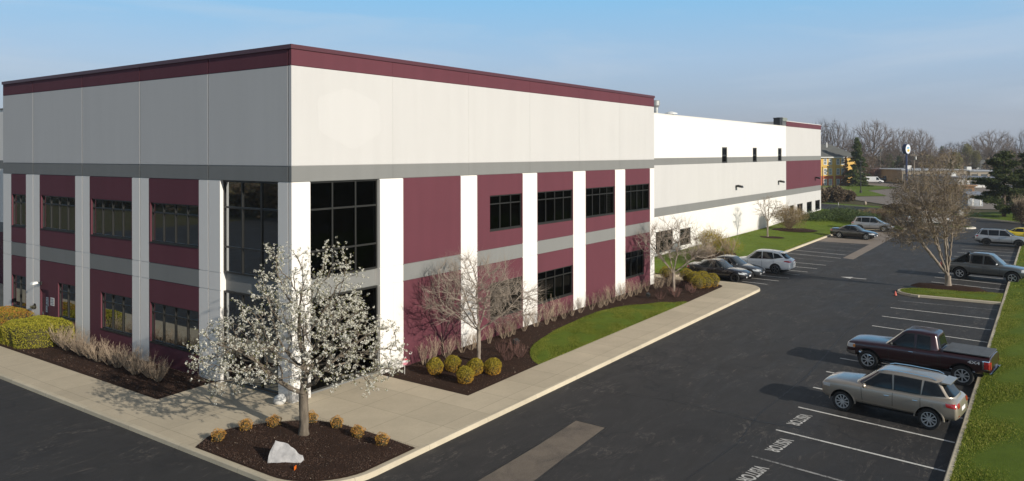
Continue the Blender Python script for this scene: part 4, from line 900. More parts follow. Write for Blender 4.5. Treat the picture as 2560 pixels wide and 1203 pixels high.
# ------------------------------------------------------------------ vehicles
def carpaint(name, c, metal=.5, rough=.32):
    n = NT(name); n.col(n.ramp(n.noise(n.coord('Object'), 60, 2), [(.3, mul(c, .93)), (.7, mul(c, 1.07))])); n.rough(rough, .5, metal)
    n.b.inputs['Coat Weight'].default_value = 1.; n.b.inputs['Coat Roughness'].default_value = .06; return n.mat
P_TAN = carpaint('champagne_paint', (.40, .345, .28), .5, .36); P_MAR = carpaint('maroon_paint', (.030, .0035, .006), .2, .3); P_GRY = carpaint('grey_green_paint', (.12, .125, .12), .5, .35)
P_SIL = carpaint('silver_paint', (.42, .42, .42), .6, .35); P_WHT = carpaint('white_paint', (.84, .84, .83), 0, .35); P_BLK = carpaint('black_paint', (.010, .010, .013), 0, .25)
P_DGR = carpaint('dark_grey_paint', (.075, .08, .085), .5, .3); P_YEL = carpaint('yellow_paint', (.72, .52, .01), 0, .3)
TYRE = plain('tyre_rubber', (.018, .018, .018), .85, var=.2); ALLOY = plain('alloy_rim', (.62, .62, .61), .32, .35, var=.05); CHROME = plain('chrome', (.7, .7, .7), .12, 1, var=.02); BLKPL = plain('black_plastic', (.020, .020, .020), .6, var=.1)
DARKRIM = plain('dark_rim', (.05, .05, .052), .35, .7); WELL = plain('wheel_well', (.008, .008, .008), .95)
def lamp_mat(name, c, r=.15):
    n = NT(name); n.col(c); n.rough(r, .6); n.b.inputs['Coat Weight'].default_value = 1.; return n.mat
HLM = lamp_mat('headlight_lens', (.55, .56, .56)); TLM = lamp_mat('taillight_lens', (.42, .015, .015)); AMB = lamp_mat('amber_lens', (.6, .2, .02))
def car_glass():
    n = NT('car_glass'); n.col((.006, .008, .009)); n.rough(.05, .5); return n.mat
CG = car_glass(); SHADE = plain('sun_dashboard', (.10, .10, .095), .8)
def windscreen():
    n = NT('windscreen_glass'); n.col((.035, .045, .05)); n.rough(.05, .9); n.b.inputs['Coat Weight'].default_value = .6; return n.mat
WSG = windscreen()
def ip(tab, x):
    if x <= tab[0][0]: return tab[0][1]
    for (a, fa), (b, fb) in zip(tab[:-1], tab[1:]):
        if x <= b: return fa + (fb - fa) * (x - a) / (b - a)
    return tab[-1][1]
def wheel_into(root, x, y, r, wd, spokes, rimm, side, rimr=.66, twin=False):
    w = MB(); prof = [(r * rimr, -wd * .42), (r * .86, -wd * .5), (r * .96, -wd * .46), (r, -wd * .32), (r, wd * .32), (r * .96, wd * .46), (r * .86, wd * .5), (r * rimr, wd * .42)]
    w.lathe(prof, 36, 'y'); w.lathe([(0, -.001), (r * rimr, -.001)], 24, 'y'); wh = w.build('wheel', TYRE, root, smooth=True, loc=(x, y, r), angle=40)
    q = MB(); o = wd * .40; R0 = r * rimr
    q.lathe([(R0 * 1.02, .02), (R0 * 1.02, o), (R0 * .93, o + .004), (R0 * .90, o - .02), (R0 * .88, .03)], 36, 'y')
    q.lathe([(0, o - .01), (R0 * .20, o - .01), (R0 * .24, o - .03), (R0 * .24, .03)], 16, 'y')
    for k in range(spokes):
        for dl in ((-.16, .16) if twin else (0,)):
            a0 = 2 * math.pi * k / spokes; a1 = a0 + dl
            c0 = Vector((math.cos(a0), 0, math.sin(a0))); c1 = Vector((math.cos(a1), 0, math.sin(a1))); t0 = Vector((-c0.z, 0, c0.x)); hw0, hw1 = R0 * .07, R0 * (.055 if twin else (.075 if spokes > 7 else .11))
            A_, B_ = c0 * R0 * .18, c1 * R0 * .92; yo = Vector((0, o - .018, 0)); yi = Vector((0, .03, 0))
            q.add([A_ - t0 * hw0 + yo, A_ + t0 * hw0 + yo, B_ + t0 * hw1 + yo, B_ - t0 * hw1 + yo, A_ - t0 * hw0 + yi, A_ + t0 * hw0 + yi, B_ + t0 * hw1 + yi, B_ - t0 * hw1 + yi], [(0, 1, 2, 3), (0, 4, 5, 1), (1, 5, 6, 2), (2, 6, 7, 3), (3, 7, 4, 0)])
    rm = q.build('rim', rimm, wh)
    b = MB(); b.lathe([(0, .02), (R0 * .87, .02)], 24, 'y'); bb = b.build('brake_disc', WELL, wh)
    if side < 0: rm.rotation_euler = (0, 0, math.pi); bb.rotation_euler = (0, 0, math.pi)
def make_car(name, label, cat, sp, paint, group=None):
    """sp: profile tables in metres, x forward from the rear bumper; see CARS"""
    root = empty(name, (0, 0, 0), 0, label, cat, group); L, Wd = sp['L'], sp['W'] / 2; r = sp['r']; fx, rx = sp['fx'], sp['rx']; tr = sp.get('track', Wd - .02); ox = L / 2
    # lower body: stations along x, section points from bottom centre up and over
    top, bot, wid = sp['top'], sp['bot'], sp['wid']; xs = sorted(set([p[0] for p in top] + [p[0] for p in bot] + [p[0] for p in wid] + sp.get('xs', []))); K = None; vs = []
    for x in xs:
        zt, zb, w = ip(top, x), ip(bot, x), ip(wid, x); h = zt - zb; cr_ = .035 * min(1, w)
        half = [(0, zb), (.80 * w, zb), (.955 * w, zb + .10 * h), (.995 * w, zb + .30 * h), (w, zb + .55 * h), (.985 * w, zb + .76 * h), (.955 * w, zt - .09 * h), (.88 * w, zt - .012), (.55 * w, zt + cr_ * .6), (0, zt + cr_)]
        ring = [(y, z) for y, z in half] + [(-y, z) for y, z in half[-2:0:-1]]; K = len(ring); vs += [(x - ox, y, z) for y, z in ring]
    n = len(xs); fs = [(j * K + i, (j + 1) * K + i, (j + 1) * K + (i + 1) % K, j * K + (i + 1) % K) for j in range(n - 1) for i in range(K)] + [tuple(range(K)), tuple(range((n - 1) * K + K - 1, (n - 1) * K - 1, -1))]
    me = bpy.data.meshes.new('body'); me.from_pydata(vs, [], fs); me.materials.append(paint); me.materials.append(WELL); bd = link('body', me, root); me.shade_smooth()
    ss = bd.modifiers.new('s', 'SUBSURF'); ss.levels = ss.render_levels = 2; tmp = []
    for cx_ in (fx, rx):
        cb = MB(); R_ = r + sp.get('arch', .07); prof = [(0, -Wd - .2), (R_, -Wd - .2), (R_, -Wd * .52), (0, -Wd * .52)]
        for sgn in (-1, 1):
            c2 = MB(); k = 40; va = []
            for yy in (sgn * (Wd + .3), sgn * Wd * .55):
                for i in range(k):
                    a = 2 * math.pi * i / k; zz = math.sin(a) * R_; va.append((cx_ - ox + math.cos(a) * R_ * (1.0 if zz > 0 else 1.02), yy, r + zz))
            f_ = [(i, (i + 1) % k, k + (i + 1) % k, k + i) for i in range(k)] + [tuple(range(k - 1, -1, -1)), tuple(range(k, 2 * k))]
            if sgn > 0: f_ = [tuple(reversed(q)) for q in f_]
            c2.add(va, f_); o = c2.build('cutter', [WELL], None); tmp.append(o)
            bmm = bmesh.new(); bmm.from_mesh(o.data); bmesh.ops.recalc_face_normals(bmm, faces=bmm.faces[:]); bmm.to_mesh(o.data); bmm.free()
            md = bd.modifiers.new('b', 'BOOLEAN'); md.operation = 'DIFFERENCE'; md.object = o; md.solver = 'EXACT'; md.material_mode = 'TRANSFER'
    if 'bedcut' in sp:
        a, b, z0, yw = sp['bedcut']; c2 = MB(); c2.box(a - ox, b - ox, -yw, yw, z0, 2.0); o = c2.build('cutter', [BLKPL]); md = bd.modifiers.new('b', 'BOOLEAN'); md.operation = 'DIFFERENCE'; md.object = o; md.solver = 'EXACT'; md.material_mode = 'TRANSFER'; tmp.append(o)
    bpy.context.view_layer.update(); dg = bpy.context.evaluated_depsgraph_get(); nm = bpy.data.meshes.new_from_object(bd.evaluated_get(dg)); bd.modifiers.clear(); bd.data = nm
    nm.set_sharp_from_angle(angle=R(38))
    for o in tmp: bpy.data.objects.remove(o)
    bvh = BVHTree.FromPolygons([v.co.copy() for v in nm.vertices], [tuple(p.vertices) for p in nm.polygons])
    # greenhouse
    zb_t, cab = sp['belt'], sp['cab']; wb, wt = cab['wb'], cab['wt']; NE = cab.get('n', 6.0)
    def xf(t): return cab['fb'] + (cab['ft'] - cab['fb']) * t
    def xr(t): return cab["rb"] + (cab["rt"] - cab["rb"]) * (max(0, t) ** cab.get("rp", 1.0))
    def hwid(x, t):
        a = (xf(t) - xr(t)) / 2; c = (xf(t) + xr(t)) / 2; q = min(1, abs((x - c) / a)); w = wb + (wt - wb) * max(0, t) ** 1.2
        w *= 1 - cab.get('tpr', .10) * max(0, (c - x) / a) ** 2
        return w * max(0, 1 - q ** NE) ** (1 / NE)
    rz_ = cab['roof']
    def zz(x, t): return ip(zb_t, x) - .03 + (ip(rz_, x) - ip(zb_t, x) + .03) * t
    vs = []; N = 56; ts = [-.12, 0, .2, .4, .6, .8, .92, .975, 1.0]
    for ti, t in enumerate(ts):
        a = (xf(t) - xr(t)) / 2; c = (xf(t) + xr(t)) / 2; w = wb + (wt - wb) * max(0, t) ** 1.2; sh = {.975: .985, 1.0: .94}.get(t, 1)
        for i in range(N):
            th = 2 * math.pi * i / N; cs, sn = math.cos(th), math.sin(th); x = c + a * sh * math.copysign(abs(cs) ** (2 / NE), cs); y = w * (1 - cab.get('tpr', .10) * max(0, (c - x) / a) ** 2) * sh * math.copysign(abs(sn) ** (2 / NE), sn)
            vs.append((x - ox, y, zz(x, t) + (.012 if t == 1 else 0)))
    for q, h in ((.75, .03), (.4, .045), (.02, .05)):
        t = 1.0; a = (xf(t) - xr(t)) / 2; c = (xf(t) + xr(t)) / 2
        for i in range(N):
            th = 2 * math.pi * i / N; cs, sn = math.cos(th), math.sin(th); x = c + a * q * math.copysign(abs(cs) ** (2 / NE), cs); vs.append((x - ox, wt * q * math.copysign(abs(sn) ** (2 / NE), sn), zz(x, 1) + h))
    m = len(ts) + 3; g = MB(); g.add(vs, [(j * N + i, j * N + (i + 1) % N, (j + 1) * N + (i + 1) % N, (j + 1) * N + i) for j in range(m - 1) for i in range(N)]); g.build('roof', sp.get('roofmat', paint), root, smooth=True, angle=50)
    def side_panel(nm_, pts, mat, off, sides=(-1, 1)):   # pts: (x, t) four corners: bottom rear, bottom front, top front, top rear
        for s in sides:
            q = MB(); nx, nt_ = 10, 6; v_ = []
            for j in range(nt_ + 1):
                for i in range(nx + 1):
                    u, v = i / nx, j / nt_; x = (pts[0][0] * (1 - u) + pts[1][0] * u) * (1 - v) + (pts[3][0] * (1 - u) + pts[2][0] * u) * v; t = (pts[0][1] * (1 - u) + pts[1][1] * u) * (1 - v) + (pts[3][1] * (1 - u) + pts[2][1] * u) * v
                    v_.append((x - ox, s * (hwid(x, t) + off), zz(x, t)))
            q.add(v_, [(j * (nx + 1) + i, j * (nx + 1) + i + 1, (j + 1) * (nx + 1) + i + 1, (j + 1) * (nx + 1) + i) for j in range(nt_) for i in range(nx)]); q.build(nm_, mat, root, smooth=True)
    for wn_ in sp['side']:
        a, b, c, d = wn_; side_panel('window_seal', [(a[0] - .03, a[1] - .05), (b[0] + .035, b[1] - .05), (c[0] + .02, c[1] + .05), (d[0] - .02, d[1] + .05)], BLKPL, .004) if sp.get('seal', 1) else None
        side_panel('side_window', wn_, CG, .008)
    def end_panel(nm_, front, y0, y1, t0, t1, mat, off):
        q = MB(); nx, nt_ = 14, 6; v_ = []
        for j in range(nt_ + 1):
            for i in range(nx + 1):
                t = t0 + (t1 - t0) * j / nt_; a = (xf(t) - xr(t)) / 2; c = (xf(t) + xr(t)) / 2; w = (wb + (wt - wb) * max(0, t) ** 1.2) * (1 if front else 1 - cab.get('tpr', .10)); y = w * (y0 + (y1 - y0) * i / nx)
                d = a * max(0, 1 - min(1, abs(y / w)) ** NE) ** (1 / NE); x = c + d + off if front else c - d - off; xx = max(cab['rb'] - .3, min(cab['fb'] + .3, x)); v_.append((x - ox, y, zz(xx, t) + off))
        q.add(v_, [(j * (nx + 1) + i, j * (nx + 1) + i + 1, (j + 1) * (nx + 1) + i + 1, (j + 1) * (nx + 1) + i) for j in range(nt_) for i in range(nx)]); return q.build(nm_, mat, root, smooth=True)
    end_panel('windscreen', True, -.90, .90, .10, .93, WSG, .012); end_panel('rear_window', False, -.84, .84, *sp.get('rw', (.18, .86)), CG, .012)
    # patches projected on the body
    def patch(nm_, kind, c4, mat, off=.006, sides=(-1, 1), nx=8, ny=5, parent=None):
        """kind side: (x, z) corners; front/rear: (y, z) corners, mirrored by sides; top: (x, y)"""
        for s in sides:
            q = MB(); v_ = []; ok = True
            for j in range(ny + 1):
                for i in range(nx + 1):
                    u, v = i / nx, j / ny; p = [(c4[0][k] * (1 - u) + c4[1][k] * u) * (1 - v) + (c4[3][k] * (1 - u) + c4[2][k] * u) * v for k in (0, 1)]
                    if kind == 'side': o_, d = Vector((p[0] - ox, s * 3, p[1])), Vector((0, -s, 0))
                    elif kind == 'front': o_, d = Vector((9, s * p[0], p[1])), Vector((-1, 0, 0))
                    elif kind == 'rear': o_, d = Vector((-9, s * p[0], p[1])), Vector((1, 0, 0))
                    else: o_, d = Vector((p[0] - ox, s * p[1], 5)), Vector((0, 0, -1))
                    h = bvh.ray_cast(o_, d)
                    if h[0] is None: h = bvh.find_nearest(o_ + d * 7)
                    v_.append(h[0] - d * off)
            q.add(v_, [(j * (nx + 1) + i, j * (nx + 1) + i + 1, (j + 1) * (nx + 1) + i + 1, (j + 1) * (nx + 1) + i) for j in range(ny) for i in range(nx)]); q.build(nm_, mat, parent or root, smooth=True)
    for pt in sp['patch']:
        nm_, kind, c4, mat = pt[:4]; kw = pt[4] if len(pt) > 4 else {}; patch(nm_, kind, c4, mat, **kw)
    for x in sp['seams']: patch('door_seam', 'side', [(x[0] - .008, x[1]), (x[0] + .008, x[1]), (x[0] + .008 + x[3], x[2]), (x[0] - .008 + x[3], x[2])], BLKPL, .003, nx=1, ny=10)
    # arch flares, mirrors, handles
    if sp.get('flare'):
        for cx_ in (fx, rx):
            for s in (-1, 1):
                q = MB(); k = 26; rr_ = r + sp.get('arch', .07) + .005; v_ = []
                for i in range(k + 1):
                    a = R(2 + 176 * i / k); c_, s_ = math.cos(a), math.sin(a)
                    for dr, dy in ((0, -.03), (0, .014), (.04, .012), (.055, -.03)):
                        x = cx_ - ox + c_ * (rr_ + dr); z = r + s_ * (rr_ + dr); v_.append((x, s * (ip(wid, x + ox) * .985 + dy), z))
                q.add(v_, [(i * 4 + j, i * 4 + j + 1, (i + 1) * 4 + j + 1, (i + 1) * 4 + j) for i in range(k) for j in range(3)]); q.build('wheel_arch', sp['flare'], root, smooth=True, angle=40)
    mx_, mz = sp['mirror']
    for s in (-1, 1):
        q = bmesh.new(); bmesh.ops.create_cube(q, size=1); bmesh.ops.bevel(q, geom=q.edges[:], offset=.22, segments=3, affect='EDGES')
        for v in q.verts: v.co = Vector((v.co.x * .11 + .02 * v.co.z, v.co.y * .22, v.co.z * .16))
        me = bpy.data.meshes.new('mirror'); q.to_mesh(me); q.free(); me.materials.append(sp.get('mirmat', paint)); me.shade_smooth(); w_ = ip(wid, mx_); link('mirror', me, root, (mx_ - ox, s * (w_ + .10), mz))
    for hx, hz in sp['handles']:
        for s in (-1, 1):
            q = MB(); w_ = hwid(hx, 0) if hz > ip(zb_t, hx) else None
            h = bvh.ray_cast(Vector((hx - ox, s * 3, hz)), Vector((0, -s, 0))); y = h[0].y if h[0] else s * Wd
            q.tube((hx - ox - .09, y + s * .025, hz), (hx - ox + .09, y + s * .025, hz), .014, .014, 6, caps=True); q.tube((hx - ox - .08, y, hz), (hx - ox - .08, y + s * .025, hz), .012, .012, 5); q.tube((hx - ox + .08, y, hz), (hx - ox + .08, y + s * .025, hz), .012, .012, 5); q.build('door_handle', sp.get('handmat', paint), root)
    for x in (fx, rx):
        for s in (-1, 1): wheel_into(root, x - ox, s * (tr - .12), r, .24, sp.get('spokes', 5), sp.get('rim', ALLOY), s, sp.get('rimr', .66), sp.get('twin', False))
    # dark underbody
    q = MB(); q.box(.35 - ox, L - .4 - ox, -Wd * .72, Wd * .72, ip(bot, L / 2) - .06, ip(bot, L / 2) + .1); q.build('underbody', WELL, root)
    if sp.get('rails'):
        a, b = sp['rails']
        for s in (-1, 1):
            q = MB(); n_ = 10; pts = [Vector((a + (b - a) * i / n_ - ox, s * (wt * .86), zz(a + (b - a) * i / n_, 1) + (.075 if 0 < i < n_ else .02))) for i in range(n_ + 1)]
            for p_, q_ in zip(pts[:-1], pts[1:]): q.tube(p_, q_, .018, .018, 6)
            q.build('roof_rail', sp.get('railmat', CHROME), root)
    if sp.get('spoiler'):
        x, z, ln, w_ = sp['spoiler']; q = MB(); q.add([(x - ox, -w_, z), (x - ox, w_, z), (x - ln - ox, w_ * .94, z - .03), (x - ln - ox, -w_ * .94, z - .03), (x - ox, -w_, z - .06), (x - ox, w_, z - .06), (x - ln - ox, w_ * .94, z - .055), (x - ln - ox, -w_ * .94, z - .055)],
              [(0, 3, 2, 1), (4, 5, 6, 7), (0, 1, 5, 4), (2, 3, 7, 6), (1, 2, 6, 5), (3, 0, 4, 7)]); q.build('spoiler', paint, root)
    root['_bx'] = ox; del root['_bx']
    return root
def place(c, nearF, nearR, W, flip=1):
    """put a car so that its camera-side wheels stand on nearF (front) and nearR (rear)"""
    a = Vector(nearF); b = Vector(nearR); d = (a - b).normalized(); n = Vector((-d.y, d.x))
    if n.x < 0: n = -n
    m = (a + b) / 2 + n * (W / 2 - .02); c.location = (m.x, m.y, -.148); c.rotation_euler = (0, 0, math.atan2(d.y, d.x))
def trim(sp, d):
    f = lambda x: max(0.0, x - d) if x > .5 else x * .8
    sp = dict(sp); sp['L'] -= d
    for k in ('fx', 'rx'): sp[k] -= d
    for k in ('top', 'bot', 'wid', 'belt'): sp[k] = [(f(x), v) for x, v in sp[k]]
    sp['xs'] = [f(x) for x in sp['xs']]; sp['cab'] = dict(sp['cab']); sp['cab']['roof'] = [(f(x), v) for x, v in sp['cab']['roof']]
    for k in ('fb', 'ft', 'rb', 'rt'): sp['cab'][k] -= d
    sp['side'] = [[(x - d, t) for x, t in w] for w in sp['side']]; sp['seams'] = [(x - d, *r) for x, *r in sp['seams']]; sp['mirror'] = (sp['mirror'][0] - d, sp['mirror'][1]); sp['handles'] = [(x - d, z) for x, z in sp['handles']]
    sp['patch'] = [(p[0], p[1], [(f(x) if p[1] == 'side' and x > .5 else x, z) for x, z in p[2]], *p[3:]) for p in sp['patch']]; return sp
def mid(sp): return ((sp['fx'] + sp['rx']) / 2) - sp['L'] / 2
def place2(c, sp, x, y, deg):   # x, y: middle of the near side wheelbase
    h = Vector((math.cos(R(deg)), math.sin(R(deg)))); n = Vector((-h.y, h.x))
    if n.x < 0: n = -n
    m = Vector((x, y)) + n * (sp['W'] / 2 - .03) - h * mid(sp); c.location = (m.x, m.y, -.148); c.rotation_euler = (0, 0, R(deg))
def rect(x0, x1, z0, z1): return [(x0, z0), (x1, z0), (x1, z1), (x0, z1)]
# --- tan SUV
JP = dict(L=4.82, W=1.94, r=.375, arch=.085, fx=3.99, rx=.93, xs=[.9, 2.4, 3.9], top=[(0, .85), (.04, 1.04), (.22, 1.19), (1.2, 1.17), (3.2, 1.15), (3.75, 1.15), (4.45, 1.10), (4.72, 1.05), (4.80, .97), (4.82, .80)], bot=[(0, .54), (.12, .43), (.6, .40), (4.2, .40), (4.6, .40), (4.82, .50)],
          wid=[(0, .80), (.08, .90), (.45, .945), (1.6, .955), (3.3, .955), (4.2, .94), (4.55, .90), (4.76, .84), (4.82, .74)], belt=[(0, 1.19), (3.5, 1.155), (4, 1.15)],
          cab=dict(fb=3.62, ft=2.82, rb=.14, rt=.56, rp=.9, wb=.865, wt=.665, n=5.5, roof=[(0, 1.60), (.4, 1.68), (.9, 1.725), (1.9, 1.755), (2.6, 1.735), (2.9, 1.70), (3.6, 1.62)], tpr=.10),
          side=[[(2.20, .10), (3.28, .10), (2.66, .84), (2.24, .86)], [(1.25, .10), (2.10, .10), (2.14, .86), (1.22, .86)], [(.44, .16), (1.16, .10), (1.10, .86), (.72, .84)]], rw=(.10, .80),
          patch=[('headlight', 'front', rect(.48, .82, .86, .99), HLM, dict(off=.012)), ('headlight', 'side', rect(4.45, 4.74, .86, .98), HLM, dict(off=.01)), ('grille', 'front', rect(0, .44, .82, 1.0), BLKPL), ('lower_grille', 'front', rect(0, .5, .48, .60), BLKPL), ('taillight', 'side', [(.02, .90), (.36, .93), (.40, 1.06), (.05, 1.06)], TLM, dict(off=.012)), ('taillight', 'rear', rect(.50, .78, .90, 1.05), TLM, dict(off=.012)),
                 ('number_plate', 'rear', rect(-.26, .26, .72, .86), wht, dict(sides=(1,))), ('bumper_trim', 'rear', rect(-.6, .6, .40, .52), BLKPL, dict(sides=(1,))), ('rear_reflector', 'rear', rect(.58, .72, .60, .64), TLM), ('side_moulding', 'side', [(1.45, .54), (3.35, .54), (3.35, .60), (1.45, .60)], P_TAN, dict(off=.022, ny=1)), ('sill', 'side', rect(1.5, 3.3, .36, .44), BLKPL), ('fuel_flap', 'side', rect(.60, .80, .82, .98), P_TAN, dict(off=.004, sides=(1,)))],
          seams=[(3.22, .45, 1.05, .06), (2.16, .42, 1.08, .0), (1.20, .55, 1.08, .02)], flare=P_TAN, mirror=(3.12, 1.18), handles=[(2.36, .95), (1.38, .97)], spokes=10, rimr=.70, rails=(.75, 2.65), railmat=CHROME, spoiler=(.60, 1.70, .30, .60), handmat=CHROME, mirmat=P_TAN)
c = make_car('parked_suv', 'tan beige suv with silver roof rails parked nearest the camera on the right', 'suv', JP, P_TAN); c.scale = (.925, .925, .94); place(c, (11.1, -16.68), (10.77, -19.51), 1.94)
# --- maroon pickup
FD = dict(L=5.89, W=2.01, r=.42, fx=4.98, rx=1.30, arch=.11, xs=[1.2, 3.0, 5.0], top=[(0, 1.16), (.05, 1.28), (.2, 1.30), (2.05, 1.30), (2.25, 1.26), (4.25, 1.25), (4.9, 1.22), (5.45, 1.20), (5.78, 1.16), (5.87, 1.08), (5.89, .92)], bot=[(0, .62), (.1, .56), (2.0, .50), (4.4, .48), (5.7, .52), (5.89, .60)],
          wid=[(0, .95), (.08, .985), (2.1, .985), (4.2, .985), (5.2, .985), (5.65, .97), (5.82, .94), (5.89, .88)], belt=[(0, 1.26), (6, 1.26)],
          cab=dict(fb=4.34, ft=3.60, rb=2.12, rt=2.28, wb=.90, wt=.69, n=7, roof=[(0, 1.90), (2.3, 1.90), (2.9, 1.94), (3.4, 1.925), (3.7, 1.88), (4.4, 1.80)], tpr=.04),
          side=[[(3.12, .08), (4.06, .08), (3.50, .84), (3.14, .85)], [(2.50, .08), (3.0, .08), (3.0, .85), (2.52, .84)]], rw=(.15, .82),
          patch=[('headlight', 'front', rect(.62, .93, .92, 1.14), HLM, dict(off=.012)), ('headlight', 'side', rect(5.52, 5.82, .90, 1.08), HLM, dict(off=.012)), ('turn_lamp', 'side', rect(5.50, 5.60, .92, 1.06), AMB, dict(off=.016)), ('grille', 'front', rect(0, .58, .84, 1.12), CHROME), ('grille_mesh', 'front', rect(0, .50, .88, 1.07), BLKPL, dict(off=.012)), ('front_bumper', 'front', rect(0, .93, .56, .78), CHROME, dict(off=.05)), ('front_bumper', 'side', rect(5.50, 5.84, .56, .76), CHROME, dict(off=.03)),
                 ('taillight', 'side', rect(.02, .24, .84, 1.14), TLM, dict(off=.014)), ('taillight_bezel', 'side', rect(.0, .30, .80, 1.17), CHROME, dict(off=.008)), ('taillight', 'rear', rect(.80, .95, .84, 1.14), TLM, dict(off=.012)), ('rear_bumper', 'rear', rect(0, .93, .55, .74), CHROME, dict(off=.10)), ('rear_bumper', 'side', rect(-.05, .26, .56, .72), CHROME, dict(off=.02)), ('sill', 'side', rect(1.9, 4.4, .50, .57), BLKPL)],
          seams=[(4.12, .55, 1.22, .0), (3.06, .55, 1.24, .0), (2.20, .56, 1.27, .0), (2.10, .56, 1.29, .0)], mirror=(3.98, 1.36), handles=[(3.22, 1.10)], spokes=8, rimr=.66, mirmat=BLKPL, handmat=CHROME)
FD = trim(FD, .27)
c = make_car('parked_pickup', 'dark maroon pickup truck with a grey bed cover parked behind the tan suv', 'pickup truck', FD, P_MAR); c.scale = (.97, .97, .955); place(c, (17.45, -16.37), (17.06, -20.03), 2.01); F150 = c
ox = FD['L'] / 2; tn = plain('bed_cover_vinyl', (.10, .105, .11), .6, var=.15)
q = MB(); q.box(.08 - ox, 1.76 - ox, -.86, .86, 1.325, 1.36)
for i in range(3): q.box(.40 + .45 * i - ox, .44 + .45 * i - ox, -.85, .85, 1.361, 1.366)
q.build('bed_cover', tn, c)
for s in (-1, 1):
    q = MB(); q.box(2.2 - ox, 4.1 - ox, s * 1.0 - .06, s * 1.0 + .06, .40, .44); q.build('running_board', CHROME, c)
t = text_mesh('badge', '4X4', .17, wht, (.60 - ox, .995, 1.05), (R(90), 0, R(180)), 1.5, .002, c, .004)
# --- grey crew cab with sloping sail panels
AV = dict(L=5.62, W=2.01, r=.42, fx=4.66, rx=1.36, arch=.09, xs=[1.2, 3.0, 4.7], top=[(0, 1.02), (.06, 1.20), (.2, 1.24), (2.0, 1.22), (3.9, 1.19), (4.5, 1.16), (5.2, 1.06), (5.5, .95), (5.62, .76)], bot=[(0, .58), (.1, .50), (2, .44), (4.4, .44), (5.4, .42), (5.62, .50)],
          wid=[(0, .92), (.1, .97), (2, .99), (4.2, .99), (5.1, .97), (5.4, .90), (5.62, .74)], belt=[(0, 1.21), (6, 1.19)],
          cab=dict(fb=4.12, ft=3.36, rb=1.62, rt=1.90, wb=.90, wt=.70, n=6, roof=[(0, 1.86), (1.8, 1.88), (2.6, 1.92), (3.2, 1.90), (3.5, 1.86), (4.2, 1.8)], tpr=.04),
          side=[[(2.92, .10), (3.84, .10), (3.28, .84), (2.95, .85)], [(2.02, .10), (2.80, .10), (2.80, .85), (2.08, .84)]], rw=(.15, .82),
          patch=[('headlight', 'front', rect(.55, .90, .84, 1.02), HLM, dict(off=.012)), ('headlight', 'side', rect(5.2, 5.5, .84, .98), HLM, dict(off=.012)), ('grille', 'front', rect(0, .50, .70, .96), CHROME), ('grille_mesh', 'front', rect(0, .44, .74, .92), BLKPL, dict(off=.012)), ('fog_lamp', 'front', rect(.55, .72, .52, .62), HLM), ('taillight', 'side', rect(.02, .2, .8, 1.16), TLM, dict(off=.012)), ('taillight', 'rear', rect(.78, .92, .8, 1.16), TLM, dict(off=.012)), ('side_moulding', 'side', rect(1.9, 4.1, .72, .78), P_GRY, dict(off=.02, ny=1)), ('sill', 'side', rect(1.9, 4.1, .45, .52), CHROME)],
          seams=[(3.9, .5, 1.16, 0), (2.86, .5, 1.17, 0), (1.98, .5, 1.18, 0)], mirror=(3.72, 1.30), handles=[(3.02, 1.04), (2.12, 1.05)], spokes=5, rimr=.62, mirmat=P_SIL, flare=P_GRY)
c = make_car('parked_pickup', 'grey four door pickup with sloping rear sail panels beside the budding tree', 'pickup truck', AV, P_GRY); place(c, (46.5, -20.4), (46.95, -17.15), 2.01)
ox = AV['L'] / 2
for s in (-1, 1):
    q = MB(); a = [(1.75, 1.86), (1.62, 1.86), (.72, 1.24), (.86, 1.24)]; q.add([(x - ox, s * (.70 + (1.88 - z) * .3), z) for x, z in a] + [(x - ox, s * (.60 + (1.88 - z) * .3), z) for x, z in a], [(0, 1, 2, 3), (7, 6, 5, 4), (0, 4, 5, 1), (1, 5, 6, 2), (2, 6, 7, 3), (3, 7, 4, 0)]); q.build('sail_panel', P_GRY, c)
    q = MB(); a = [(1.95, 1.78), (1.66, 1.80), (.90, 1.27), (1.95, 1.27)]; q.add([(x - ox, s * (.67 + (1.88 - z) * .3), z) for x, z in a], [(0, 1, 2, 3)]); q.build('rear_quarter_window', CG, c)
    q = MB(); q.tube((2.1 - ox, s * .6, 1.96), (3.2 - ox, s * .6, 1.96), .02, .02, 6); q.build('roof_rail', CHROME, c)
q = MB(); q.box(.12 - ox, 1.6 - ox, -.82, .82, 1.245, 1.275); q.build('bed_cover', tn, c)
